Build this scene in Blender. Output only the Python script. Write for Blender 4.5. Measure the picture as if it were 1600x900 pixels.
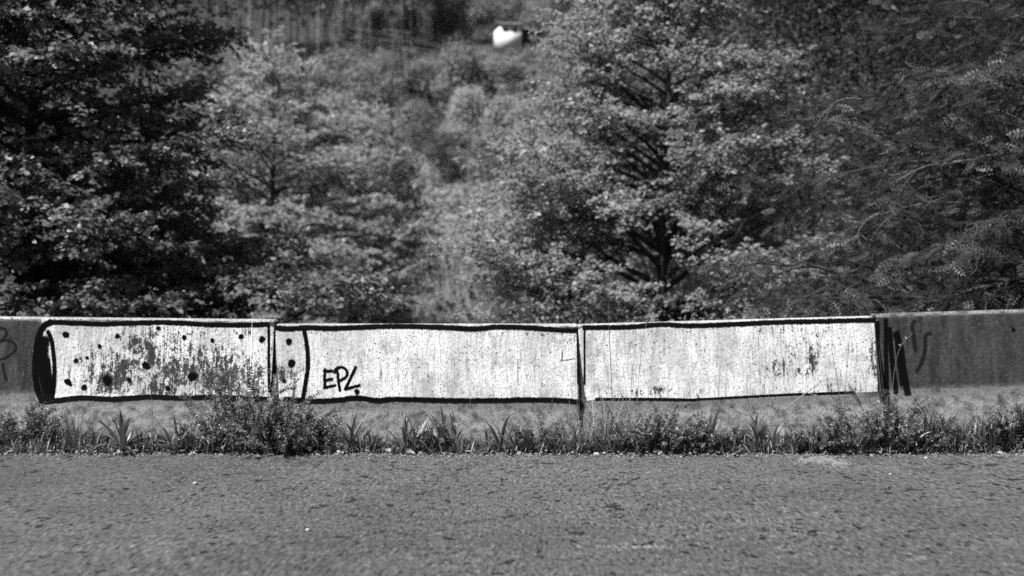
import bpy, math, random
import numpy as np
from mathutils import Matrix, Vector
R = math.radians
for o in list(bpy.data.objects): bpy.data.objects.remove(o)
SC = bpy.context.scene
COL = SC.collection

# ------------------------------------------------------------------ camera, sky, sun, exposure
CAM = np.array((0.0, -8.0, 1.03)); F = 1920.0          # focal length in pixels of the 1600 px wide photograph
cd = bpy.data.cameras.new('camera'); cam = bpy.data.objects.new('camera', cd); COL.objects.link(cam)
cam.location = CAM; cam.rotation_euler = (R(90), 0, 0)
cd.sensor_width = 36; cd.lens = F / 1600 * 36; cd.clip_start = .05; cd.clip_end = 5000
cd.dof.use_dof = True; cd.dof.focus_distance = 6.9; cd.dof.aperture_fstop = 1.7
SC.camera = cam
SUN_EL, SUN_AZ = 57.0, -48.0      # azimuth: degrees to the left of straight behind the camera
sv = Vector((math.sin(R(SUN_AZ)) * math.cos(R(SUN_EL)), -math.cos(R(SUN_AZ)) * math.cos(R(SUN_EL)), math.sin(R(SUN_EL))))
W = bpy.data.worlds.new('World'); SC.world = W; W.use_nodes = True
wn = W.node_tree.nodes; wl = W.node_tree.links; wn.clear()
sky = wn.new('ShaderNodeTexSky'); sky.sky_type = 'NISHITA'; sky.sun_disc = False
sky.sun_elevation = R(SUN_EL); sky.sun_rotation = math.atan2(sv.x, sv.y)
bw = wn.new('ShaderNodeRGBToBW'); bg = wn.new('ShaderNodeBackground'); wo = wn.new('ShaderNodeOutputWorld')
bg.inputs[1].default_value = 0.05
wl.new(sky.outputs[0], bw.inputs[0]); wl.new(bw.outputs[0], bg.inputs[0]); wl.new(bg.outputs[0], wo.inputs[0])
sd = bpy.data.lights.new('sun', 'SUN'); sd.energy = 5.0; sd.angle = R(.5); sd.color = (1, 1, 1)
so = bpy.data.objects.new('sun', sd); COL.objects.link(so); so.location = sv * 50
so.rotation_euler = sv.to_track_quat('Z', 'Y').to_euler()
vs = SC.view_settings; vs.view_transform = 'Standard'; vs.look = 'None'; vs.gamma = 1; vs.use_curve_mapping = False
vs.exposure = 1.0
SC.render.engine = 'CYCLES'; SC.cycles.use_denoising = False
SC.cycles.max_bounces = 4; SC.cycles.diffuse_bounces = 2; SC.cycles.glossy_bounces = 2; SC.cycles.transmission_bounces = 3
SC.cycles.transparent_max_bounces = 12; SC.cycles.use_adaptive_sampling = True; SC.cycles.adaptive_threshold = .02
SC.cycles.caustics_reflective = False; SC.cycles.caustics_refractive = False

# ------------------------------------------------------------------ helpers
def px(u, v, d):
    """world point at photo pixel (u,v), d metres in front of the camera"""
    return np.array((CAM[0] + (u - 800) / F * d, CAM[1] + d, CAM[2] - (v - 450) / F * d))
def proj(P):
    d = P[..., 1] - CAM[1]
    return 800 + F * (P[..., 0] - CAM[0]) / d, 450 - F * (P[..., 2] - CAM[2]) / d
def link(o, parent=None, mat=None):
    COL.objects.link(o)
    if parent is not None: o.parent = parent
    if mat is not None:
        o.data.materials.clear(); o.data.materials.append(mat)
    return o
def tag(o, label=None, cat=None, group=None, kind=None):
    for k, v in (('label', label), ('category', cat), ('group', group), ('kind', kind)):
        if v: o[k] = v
    return o
def empty(name, loc=(0, 0, 0), label=None, cat=None, group=None, rz=0):
    o = bpy.data.objects.new(name, None); COL.objects.link(o); o.location = loc; o.rotation_euler = (0, 0, rz)
    o.empty_display_size = .1
    return tag(o, label, cat, group)
def mesh_np(name, V, Fq, attrs=None, smooth=False, mat=None):
    """V (n,3); Fq (m,k) one polygon size"""
    V = np.ascontiguousarray(V, dtype=np.float32); Fq = np.ascontiguousarray(Fq, dtype=np.int32)
    m = bpy.data.meshes.new(name); k = Fq.shape[1]
    m.vertices.add(len(V)); m.vertices.foreach_set('co', V.ravel())
    m.loops.add(Fq.size); m.loops.foreach_set('vertex_index', Fq.ravel())
    m.polygons.add(len(Fq)); m.polygons.foreach_set('loop_start', np.arange(0, Fq.size, k, dtype=np.int32))
    try: m.polygons.foreach_set('loop_total', np.full(len(Fq), k, dtype=np.int32))
    except Exception: pass
    m.update(calc_edges=True)
    if smooth: m.polygons.foreach_set('use_smooth', np.ones(len(Fq), dtype=bool))
    for n, a in (attrs or {}).items():
        at = m.attributes.new(n, 'FLOAT', 'POINT'); at.data.foreach_set('value', np.ascontiguousarray(a, dtype=np.float32))
    if mat: m.materials.append(mat)
    return m
def obj(name, V, Fq, mat, parent=None, attrs=None, smooth=False):
    o = bpy.data.objects.new(name, mesh_np(name, V, Fq, attrs, smooth, mat)); COL.objects.link(o)
    if parent is not None: o.parent = parent
    return o
def cat_parts(parts):
    """join [(V,F)] lists with the same polygon size"""
    off = 0; Vs = []; Fs = []
    for V, Fq in parts:
        Vs.append(V); Fs.append(np.asarray(Fq) + off); off += len(V)
    return np.concatenate(Vs), np.concatenate(Fs)
def nrm(a): return a / np.maximum(np.linalg.norm(a, axis=-1, keepdims=True), 1e-9)
def tube(P, r, k=5):
    P = np.asarray(P, float); n = len(P); r = np.broadcast_to(np.asarray(r, float), (n,))
    T = nrm(np.gradient(P, axis=0)); ref = np.array((0, 0, 1.)) if abs(T[0, 2]) < .8 else np.array((1., 0, 0))
    A = nrm(np.cross(T, ref)); B = np.cross(T, A); a = np.arange(k) * 2 * np.pi / k
    V = (P[:, None] + r[:, None, None] * (np.cos(a)[None, :, None] * A[:, None] + np.sin(a)[None, :, None] * B[:, None])).reshape(-1, 3)
    i = np.arange(n - 1)[:, None] * k; j = np.arange(k)[None]; j2 = (j + 1) % k
    return V, np.stack((i + j, i + j2, i + k + j2, i + k + j), -1).reshape(-1, 4)
def box(x0, x1, y0, y1, z0, z1):
    V = np.array([(x, y, z) for z in (z0, z1) for y in (y0, y1) for x in (x0, x1)], float)
    return V, np.array([(0, 2, 3, 1), (4, 5, 7, 6), (0, 1, 5, 4), (1, 3, 7, 5), (3, 2, 6, 7), (2, 0, 4, 6)])
def scatter(tv, tf, pos, dirs, nor, sc, tone=None):
    """place a template (k,3; length along x, face up z) n times"""
    x = nrm(dirs); z = nrm(nor - (nor * x).sum(-1, keepdims=True) * x); y = np.cross(z, x)
    M = np.stack((x, y, z), 1) * np.asarray(sc)[:, None, None]
    V = np.einsum('kj,njc->nkc', tv, M) + pos[:, None]
    n, k = len(pos), len(tv)
    Fq = (tf[None] + (np.arange(n) * k)[:, None, None]).reshape(-1, tf.shape[1])
    t = np.repeat(tone if tone is not None else np.zeros(n), k)
    return V.reshape(-1, 3), Fq, t
# templates, unit length along x
LEAF6 = (np.array([(0, 0, 0), (.3, .27, .07), (.72, .27, .05), (1, 0, -.1), (.72, -.27, .05), (.3, -.27, .07)]), np.array([(0, 3, 2, 1), (0, 5, 4, 3)]))
KITE = (np.array([(0, 0, 0), (.45, .24, .05), (1, 0, -.06), (.45, -.24, .05)]), np.array([(0, 3, 2, 1)]))
OVAL = (np.array([(0, 0, 0), (.5, .33, .08), (1, 0, -.08), (.5, -.33, .08)]), np.array([(0, 3, 2, 1)]))
def pinnate(n=5):
    V = []; Fq = []
    for i in range(n):
        x = .12 + .8 * i / (n - 1); l = .34 * (1 - .35 * abs(2 * i / (n - 1) - 1))
        for s in (1, -1):
            b = len(V); d = np.array((.35, s * .94, -.15)) * l; w = np.array((.94, -s * .35, 0)) * l * .25
            o = np.array((x, 0, -.16 * x * x))
            V += [o, o + d * .5 + w, o + d, o + d * .5 - w]; Fq.append((b, b + 1, b + 2, b + 3) if s < 0 else (b, b + 3, b + 2, b + 1))
    o = np.array((.95, 0, -.15)); b = len(V); V += [o, o + (.12, .05, 0), o + (.26, 0, -.04), o + (.12, -.05, 0)]; Fq.append((b, b + 3, b + 2, b + 1))
    b = len(V); V += [np.array((0, .006, 0)), np.array((0, -.006, 0)), np.array((1, -.004, -.17)), np.array((1, .004, -.17))]; Fq.append((b, b + 1, b + 2, b + 3))
    return np.array(V), np.array(Fq)
PINN = pinnate()

# ------------------------------------------------------------------ materials (a black and white photograph: everything is grey)
class NT:
    def __init__(s, name):
        s.m = bpy.data.materials.new(name); s.m.use_nodes = True; s.t = s.m.node_tree; s.t.nodes.clear()
        s.out = s.n('ShaderNodeOutputMaterial'); s._oc = None
    def n(s, ty, **kw):
        d = s.t.nodes.new(ty)
        for k, v in kw.items(): setattr(d, k, v)
        return d
    def put(s, sock, v):
        if isinstance(v, bpy.types.NodeSocket): s.t.links.new(v, sock)
        elif v is not None:
            try: sock.default_value = v
            except Exception: sock.default_value = (v, v, v, 1) if len(sock.default_value) == 4 else (v, v, v)
    def oc(s):
        if s._oc is None:
            c = s.n('ShaderNodeTexCoord'); i = s.n('ShaderNodeObjectInfo'); v = s.n('ShaderNodeVectorMath', operation='ADD')
            mu = s.n('ShaderNodeMath', operation='MULTIPLY'); mu.inputs[1].default_value = 37.; s.t.links.new(i.outputs['Random'], mu.inputs[0])
            s.t.links.new(c.outputs['Object'], v.inputs[0]); s.t.links.new(mu.outputs[0], v.inputs[1]); s._oc = v.outputs[0]
        return s._oc
    def map(s, sc):
        v = s.n('ShaderNodeVectorMath', operation='MULTIPLY'); s.put(v.inputs[0], s.oc()); v.inputs[1].default_value = sc; return v.outputs[0]
    def noise(s, scale, detail=4, rough=.55, vec=None):
        d = s.n('ShaderNodeTexNoise'); s.put(d.inputs['Vector'], vec or s.oc()); d.inputs['Scale'].default_value = scale
        d.inputs['Detail'].default_value = detail; d.inputs['Roughness'].default_value = rough; return d.outputs[0]
    def voro(s, scale, vec=None, out='Distance'):
        d = s.n('ShaderNodeTexVoronoi'); s.put(d.inputs['Vector'], vec or s.oc()); d.inputs['Scale'].default_value = scale; return d.outputs[out]
    def math(s, op, a, b=0, c=0):
        d = s.n('ShaderNodeMath', operation=op); s.put(d.inputs[0], a); s.put(d.inputs[1], b)
        if len(d.inputs) > 2: s.put(d.inputs[2], c)
        return d.outputs[0]
    def rng(s, v, a, b, c=0., d_=1., smooth=True):
        d = s.n('ShaderNodeMapRange'); d.clamp = True
        if smooth: d.interpolation_type = 'SMOOTHSTEP'
        for i, x in enumerate((v, a, b, c, d_)): s.put(d.inputs[i], x)
        return d.outputs[0]
    def mix(s, f, a, b):
        d = s.n('ShaderNodeMix'); s.put(d.inputs[0], f); s.put(d.inputs[2], a); s.put(d.inputs[3], b); return d.outputs[0]
    def attr(s, name):
        return s.n('ShaderNodeAttribute', attribute_name=name).outputs['Fac']
    def bump(s, h, strength=.5, dist=.01, normal=None):
        d = s.n('ShaderNodeBump'); d.inputs['Strength'].default_value = strength; d.inputs['Distance'].default_value = dist
        s.put(d.inputs['Height'], h); s.put(d.inputs['Normal'], normal) if normal else None; return d.outputs[0]
    def pbr(s, col, rough=.85, spec=.3, normal=None):
        d = s.n('ShaderNodeBsdfPrincipled'); s.put(d.inputs['Base Color'], col); s.put(d.inputs['Roughness'], rough)
        s.put(d.inputs['Specular IOR Level'], spec); s.put(d.inputs['Normal'], normal) if normal else None; return d.outputs[0]
    def fin(s, sh): s.t.links.new(sh, s.out.inputs[0]); return s.m
def mixsh(t, f, a, b):
    d = t.n('ShaderNodeMixShader'); t.put(d.inputs[0], f); t.t.links.new(a, d.inputs[1]); t.t.links.new(b, d.inputs[2]); return d.outputs[0]

def mat_leaf(name, lo, hi, rough=.42, spec=.5, trans=.3):
    t = NT(name); tone = t.attr('tone'); c = t.mix(tone, lo, hi)
    p = t.pbr(c, rough, spec)
    tr = t.n('ShaderNodeBsdfTranslucent'); t.put(tr.inputs[0], t.math('MULTIPLY', c, 1.5))
    return t.fin(mixsh(t, trans, p, tr.outputs[0]))
def mat_bark(name, lo, hi, sc=8):
    t = NT(name); n = t.noise(sc, 6, .65, t.map((1, 1, .25))); n2 = t.noise(sc * 5, 4)
    c = t.mix(t.rng(t.math('MULTIPLY_ADD', n2, .3, n), .45, .85), lo, hi)
    return t.fin(t.pbr(c, .9, .2, t.bump(n, .7, .02)))
def mat_plain(name, lo, hi, sc=20, rough=.8):
    t = NT(name); n = t.noise(sc, 5); return t.fin(t.pbr(t.mix(t.rng(n, .35, .65), lo, hi), rough, .3, t.bump(n, .3, .01)))

def mat_concrete():
    t = NT('weathered_painted_concrete')
    nb = t.noise(2.2, 3); nm = t.noise(14, 6, .6); nf = t.noise(110, 5, .65); st = t.noise(5, 6, .65, t.map((2.6, 1, .5))); st2 = t.noise(28, 4, .6, t.map((3, 1, .3)))
    blot = t.noise(46, 7, .72); blot2 = t.noise(120, 4, .6)
    dirt = t.attr('dirt'); S = t.attr('stain'); P = t.attr('paint'); G = t.attr('grey')
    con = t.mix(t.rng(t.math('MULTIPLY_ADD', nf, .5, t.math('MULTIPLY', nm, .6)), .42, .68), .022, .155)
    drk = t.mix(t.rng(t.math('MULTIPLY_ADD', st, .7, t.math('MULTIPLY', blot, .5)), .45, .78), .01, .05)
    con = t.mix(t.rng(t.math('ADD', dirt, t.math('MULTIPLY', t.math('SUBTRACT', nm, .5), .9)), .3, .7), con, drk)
    con = t.mix(t.math('MULTIPLY', t.rng(t.math('ADD', t.math('MULTIPLY', st2, .5), t.math('MULTIPLY', blot, .5)), .565, .64), .4), con, .13)
    con = t.mix(t.math('MULTIPLY', t.rng(t.math('ADD', t.math('MULTIPLY', blot2, .5), t.math('MULTIPLY', blot, .5)), .56, .63), .55), con, .025)
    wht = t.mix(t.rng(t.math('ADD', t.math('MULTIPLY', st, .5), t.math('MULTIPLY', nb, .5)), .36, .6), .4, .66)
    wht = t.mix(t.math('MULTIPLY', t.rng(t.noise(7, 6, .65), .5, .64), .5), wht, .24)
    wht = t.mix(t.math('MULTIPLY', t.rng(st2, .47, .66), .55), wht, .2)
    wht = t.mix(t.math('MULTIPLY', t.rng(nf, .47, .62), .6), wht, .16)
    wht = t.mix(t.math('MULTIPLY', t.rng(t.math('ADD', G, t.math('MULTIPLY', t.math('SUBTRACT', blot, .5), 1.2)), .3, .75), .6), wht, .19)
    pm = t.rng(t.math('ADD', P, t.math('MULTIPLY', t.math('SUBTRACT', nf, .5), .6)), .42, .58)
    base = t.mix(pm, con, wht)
    # lichen and soot eating the paint: threshold falls as the stain attribute rises
    nn = t.math('ADD', t.math('MULTIPLY', t.noise(24, 9, .68, t.map((1.3, 1, .8))), .48), t.math('ADD', t.math('MULTIPLY', st2, .22), t.math('MULTIPLY', blot2, .3)))
    th = t.math('MULTIPLY_ADD', S, -.225, .635)
    sm = t.rng(t.math('SUBTRACT', nn, th), 0, .03)
    base = t.mix(t.math('MULTIPLY', sm, .97), base, t.mix(t.rng(blot2, .45, .62), .004, .035))
    # pin holes in the cast face
    vd = t.voro(75); vc = t.voro(75, out='Color'); sp = t.n('ShaderNodeSeparateColor'); t.t.links.new(vc, sp.inputs[0])
    hole = t.math('MULTIPLY', t.rng(vd, .2, .3, 1, 0), t.math('GREATER_THAN', sp.outputs[0], t.rng(t.noise(5, 3), .4, .62, .86, .5)))
    vd2 = t.voro(24); vc2 = t.voro(24, out='Color'); sp2 = t.n('ShaderNodeSeparateColor'); t.t.links.new(vc2, sp2.inputs[0])
    hole2 = t.math('MULTIPLY', t.rng(t.math('ADD', vd2, t.math('MULTIPLY', t.math('SUBTRACT', nf, .5), .25)), .10, .16, 1, 0), t.math('GREATER_THAN', sp2.outputs[1], .55))
    hole = t.math('MAXIMUM', hole, hole2)
    base = t.mix(t.math('MULTIPLY', hole, .93), base, .012)
    return t.fin(t.pbr(base, .88, .25, t.bump(nf, .12, .003)))

def mat_spray(name, col, soft=.22, op=1.):
    t = NT(name); a = t.attr('edge'); n = t.noise(160, 4, .7); n2 = t.noise(30, 4, .6)
    k = t.math('ADD', a, t.math('ADD', t.math('MULTIPLY', t.math('SUBTRACT', n, .5), 1.9), t.math('MULTIPLY', t.math('SUBTRACT', n2, .5), 1.0)))
    al = t.math('MULTIPLY', t.rng(k, .42 - soft, .42 + soft), op)
    tr = t.n('ShaderNodeBsdfTransparent'); p = t.pbr(col, .9, .0)
    return t.fin(mixsh(t, al, tr.outputs[0], p))

def mat_asphalt():
    t = NT('worn_asphalt')
    big = t.noise(.45, 3, .6); mid = t.noise(2.5, 3, .6); ag = t.noise(72, 2, .6, t.map((1, .22, 1))); fine = t.noise(150, 2, .6, t.map((1, .2, 1)))
    p1 = t.noise(13, 3, .6, t.map((1, .62, 1))); p2 = t.noise(26, 3, .6, t.map((1, .55, 1))); pa = t.attr('pale')
    k = t.math('ADD', t.math('MULTIPLY', ag, .65), t.math('MULTIPLY', fine, .35))
    c = t.mix(t.rng(k, .33, .68, smooth=False), .012, .115)
    c = t.mix(t.rng(ag, .66, .72, 0, .6), c, .2)
    c = t.math('MULTIPLY', c, t.rng(t.math('ADD', t.math('MULTIPLY', big, .6), t.math('MULTIPLY', mid, .4)), .35, .65, .78, 1.18))
    # pale ravelled patches
    c = t.mix(t.math('MULTIPLY', t.rng(t.math('ADD', pa, t.math('MULTIPLY', t.math('SUBTRACT', k, .5), 2.)), .3, .7), .65), c, .2)
    sh = t.math('MULTIPLY', t.math('SUBTRACT', big, .5), .12)
    pits = t.math('MAXIMUM', t.rng(t.math('ADD', p1, sh), .64, .66), t.rng(t.math('ADD', p2, sh), .62, .645))
    c = t.mix(t.math('MULTIPLY', pits, .93), c, .004)
    return t.fin(t.pbr(c, .85, .25, t.bump(t.math('SUBTRACT', ag, t.math('MULTIPLY', pits, .8)), .5, .008)))

M = {}
M['concrete'] = mat_concrete(); M['asphalt'] = mat_asphalt()
M['spray'] = mat_spray('black_spray_paint', .004); M['spray_soft'] = mat_spray('fuzzy_black_spray', .004, .4)
M['spray_grey'] = mat_spray('faded_black_spray', .012, .35, .75); M['scratch'] = mat_spray('white_drip', .75, .2)
M['dirt'] = mat_plain('dark_verge_soil', .02, .07, 25, .95)
M['ground'] = mat_plain('hillside_ground', .015, .04, .6, .95)
M['meadow'] = mat_plain('bright_meadow', .10, .24, .8, .95)
M['bark'] = mat_bark('dark_bark', .012, .05); M['bark_pale'] = mat_bark('pale_smooth_bark', .09, .24, 3)
M['twig'] = mat_bark('grey_twig', .02, .07, 20); M['dead'] = mat_plain('bleached_dead_wood', .1, .24, 30)
M['leaf_left'] = mat_leaf('glossy_dark_leaf', .05, .22, .45, .4, .3)
M['leaf_alder'] = mat_leaf('alder_leaf', .12, .36, .45, .35, .45)
M['leaf_mid'] = mat_leaf('soft_midtone_leaf', .16, .42, .45, .4, .48)
M['leaf_dark'] = mat_leaf('dark_wood_leaf', .012, .036, .55, .3, .2)
M['leaf_pale'] = mat_leaf('pale_bush_leaf', .14, .42, .6, .3, .4)
M['leaf_locust'] = mat_leaf('locust_leaflet', .02, .065, .5, .4, .35)
M['leaf_hill'] = mat_leaf('hill_tree_leaf', .08, .25, .6, .3, .25)
M['leaf_euc'] = mat_leaf('eucalyptus_leaf', .05, .11, .6, .3, .25)
M['weed'] = mat_leaf('weed_leaf', .035, .17, .45, .45, .3)
M['blade'] = mat_leaf('plantain_blade', .04, .2, .4, .5, .25)
M['grass'] = mat_leaf('grass_blade', .09, .3, .5, .4, .35)
M['flower'] = mat_leaf('tiny_pale_flower', .4, .7, .7, .2, .3)
M['straw'] = mat_leaf('dry_straw', .12, .36, .7, .2, .2)
M['grit'] = mat_leaf('loose_grit', .03, .22, .9, .1, .0); M['plaster'] = mat_plain('white_plaster', .55, .65, 4); M['tile'] = mat_plain('grey_roof', .2, .3, 6)
M['dark_glass'] = mat_plain('dark_glass', .02, .03, 2, .2); M['timber'] = mat_bark('old_timber', .015, .04)
M['steel'] = mat_plain('galvanised_steel', .08, .14, 6, .5); M['wire'] = mat_plain('aluminium_cable', .2, .3, 5, .4)
M['stone'] = mat_plain('pale_pebble', .25, .4, 40)

# ------------------------------------------------------------------ terrain, road, verge
rng = np.random.default_rng(7)
def ground_z(x, y):
    x = np.asarray(x, float); y = np.asarray(y, float)
    s = lambda a, b: (lambda q: q * q * (3 - 2 * q))(np.clip((y - a) / (b - a), 0, 1))
    z = -.12 - 1.5 * s(.8, 4.5) + np.interp(y, (4.5, 18, 42, 67, 82, 100, 220, 600, 1300), (0, 0, 1.6, 3.8, 5.8, 11, 50, 165, 230))
    z = z + .8 * np.sin(x * .08 + 1) * s(50, 120)
    return z
gx = np.unique(np.concatenate((np.linspace(-900, -60, 18), np.linspace(-60, 60, 61), np.linspace(60, 900, 18))))
gy = np.unique(np.concatenate((np.linspace(-300, -10, 8), np.linspace(-10, 12, 45), np.linspace(12, 130, 60), np.linspace(130, 1200, 40))))
X, Y = np.meshgrid(gx, gy); Z = ground_z(X, Y); Z = Z + rng.normal(0, .04, Z.shape) * (Y > 5)
nx = len(gx); i = np.arange(len(gy) - 1)[:, None] * nx + np.arange(nx - 1)[None]
terr = obj('terrain', np.stack((X, Y, Z), -1).reshape(-1, 3), np.stack((i, i + 1, i + nx + 1, i + nx), -1).reshape(-1, 4), M['ground'], smooth=True)
tag(terr, kind='structure')

# road sheet with attribute for the pale ravelled patches
rx = np.concatenate((np.linspace(-400, -5, 12), np.arange(-4.7, 4.7, .03), np.linspace(5, 400, 12)))
ry = np.concatenate((np.linspace(-9.2, -4.5, 10), np.arange(-4.25, -.33, .05), (-.33,)))
def smooth_noise(shape, sx, sy, g=rng):
    fy = np.fft.fftfreq(shape[0])[:, None]; fx = np.fft.rfftfreq(shape[1])[None]
    a_ = np.fft.irfft2(np.fft.rfft2(g.normal(0, 1, shape)) * np.exp(-2 * np.pi ** 2 * ((fx * sx) ** 2 + (fy * sy) ** 2)), s=shape); return a_ / a_.std()
X, Y = np.meshgrid(rx, ry)
near = (np.abs(X) < 4.7) & (Y > -4.25)
edge = (Y > -.345) * (smooth_noise(X.shape, .8, 1) * .02 + smooth_noise(X.shape, 8, 1) * .03)
lump = smooth_noise(X.shape, 10, 6)
Zr = .003 * np.sin(X * 1.7) * np.sin(Y * 2.1) + near * .0015 * lump
P3 = np.stack((X, Y + edge, Zr), -1); uu, vv = proj(P3)
def gauss(u, v, L):
    g = np.zeros_like(u)
    for (a, b, sa, sb, k) in L: g = np.maximum(g, k * np.exp(-(((u - a) / sa) ** 2 + ((v - b) / sb) ** 2)))
    return g
pale = gauss(uu, vv, [(1280, 718, 55, 8, .75), (1310, 724, 30, 7, .7), (1000, 855, 90, 6, .55), (1220, 856, 30, 6, .5), (1440, 872, 40, 7, .45), (60, 712, 50, 5, .45), (960, 716, 40, 8, .4), (500, 732, 30, 6, .3)])
nx = len(rx); i = np.arange(len(ry) - 1)[:, None] * nx + np.arange(nx - 1)[None]
road = obj('road', P3.reshape(-1, 3), np.stack((i, i + 1, i + nx + 1, i + nx), -1).reshape(-1, 4), M['asphalt'], attrs={'pale': pale.ravel()}, smooth=True)
tag(road, kind='structure')
# strip of soil between road and barrier
vx = np.concatenate((np.linspace(-400, -6, 10), np.linspace(-5.5, 5.5, 180), np.linspace(6, 400, 10))); vy = np.array((-.42, -.36, -.31, -.26, -.2, -.12, .1, .5, .9, 1.4))
X, Y = np.meshgrid(vx, vy); Z = np.interp(Y, vy, (-.03, -.008, .012, .03, .04, .045, .03, .0, -.05, -.3)) + rng.normal(0, .008, X.shape) * ((Y > -.35) & (Y < 1))
Z = Z + .05 * np.clip((X - 1.6) / 1.6, 0, 1) * (Y > -.3)
nx = len(vx); i = np.arange(len(vy) - 1)[:, None] * nx + np.arange(nx - 1)[None]
tag(obj('soil_verge', np.stack((X, Y, Z), -1).reshape(-1, 3), np.stack((i, i + 1, i + nx + 1, i + nx), -1).reshape(-1, 4), M['dirt'], smooth=True), kind='structure')

# ------------------------------------------------------------------ concrete barriers with graffiti
def front_y(z):
    return np.interp(z, (.08, .32, .785, .80, .812, .818, .82), (-.19, 0, .056, .060, .068, .078, .092))
prof = [(-.19, -.25), (-.19, 0.0), (-.19, .075)] + [(float(front_y(z)), z) for z in np.linspace(.08, .31, 22)] + \
       [(float(front_y(z)), z) for z in np.linspace(.325, .775, 70)] + [(.057, .79), (.061, .802), (.068, .812), (.078, .818), (.092, .821), (.12, .822), (.15, .8225), (.18, .822), (.208, .821), (.222, .818), (.232, .812), (.24, .80), (.244, .785), (.27, .55), (.30, .32), (.49, .08), (.49, -.25)]
prof = np.array(prof)
# (x0,x1 in photo pixels at the face, top row at each end)
BARS = [(-70, 424.0, 494.5, 499.5), (427, 905, 506.5, 506.5), (909.5, 1376, 507, 494), (1379.5, 1860, 490.5, 476)]
TOPL = [(0, 700), (60, 506), (84, 504), (120, 505), (200, 505), (260, 504), (320, 507), (421, 508), (424, 511), (450, 514), (520, 513), (620, 510), (740, 514), (780, 511), (830, 512), (904, 516), (910, 512), (981, 511), (1032, 507), (1082, 509), (1150, 506), (1217, 503), (1366, 500), (1376, 500)]
BOTL = [(60, 629), (90, 625), (130, 622), (180, 624), (230, 620), (280, 622), (330, 621), (421, 624), (480, 627), (520, 626), (560, 622), (590, 626), (620, 624), (760, 626), (905, 628), (931, 624), (1015, 624), (1082, 625), (1150, 621), (1217, 617), (1285, 615), (1376, 612)]
STAIN = [(300, 575, 125, 48, .78), (190, 580, 75, 40, .74), (240, 530, 70, 34, .62), (120, 560, 40, 50, .34), (1240, 560, 110, 50, .42), (700, 570, 260, 60, .2), (1010, 590, 90, 40, .3), (440, 580, 40, 40, .4), (235, 550, 14, 40, .95), (180, 590, 40, 30, .9), (215, 540, 35, 30, .75), (150, 560, 30, 30, .6), (120, 575, 14, 20, .5), (250, 610, 40, 20, .85), (160, 612, 30, 12, .75), (290, 590, 30, 26, .8), (345, 590, 55, 32, .92), (395, 590, 25, 30, .8), (380, 520, 25, 8, .65), (310, 525, 30, 22, .55), (340, 545, 50, 12, .5), (270, 530, 20, 25, .65), (445, 580, 28, 18, .72), (460, 545, 8, 12, .4), (120, 540, 10, 10, .45),
         (1215, 575, 30, 22, .66), (1270, 560, 14, 30, .72), (1250, 580, 35, 12, .6), (1185, 525, 8, 25, .62), (1220, 515, 60, 7, .55), (1285, 520, 30, 10, .5), (1365, 560, 12, 45, .75), (1330, 540, 30, 30, .45), (1030, 610, 18, 12, .74), (1000, 614, 25, 8, .6), (945, 612, 12, 10, .5), (1115, 545, 6, 18, .45), (1105, 585, 60, 10, .3), (1300, 600, 40, 10, .55), (1335, 612, 30, 8, .6),
         (840, 522, 60, 5, .55), (780, 522, 30, 5, .5), (893, 525, 10, 10, .6), (700, 560, 150, 40, .22), (835, 560, 20, 25, .4), (620, 590, 30, 20, .35), (595, 585, 5, 15, .4), (745, 590, 140, 14, .34), (520, 600, 10, 10, .3), (980, 560, 60, 40, .25)]
GREY = [(870, 578, 35, 18, .55), (925, 575, 16, 25, .6), (935, 605, 25, 15, .7), (1060, 560, 25, 40, .4), (960, 560, 15, 30, .3), (640, 560, 30, 40, .3), (590, 560, 14, 40, .35), (760, 545, 60, 20, .2), (505, 610, 10, 8, .5), (1120, 530, 25, 20, .3), (330, 590, 80, 30, .7), (440, 580, 30, 20, .6), (1030, 608, 25, 15, .6), (540, 545, 30, 25, .25)]
blabel = ['concrete barrier segment painted with black dots, at the dotted end of the graffiti cigarette', 'white painted concrete barrier segment carrying the small black letters EPL', 'white painted concrete barrier segment with blank flaking face and black rim lines', 'dark bare concrete barrier segment with faded black squiggles at its joint end']
bars = []
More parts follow.
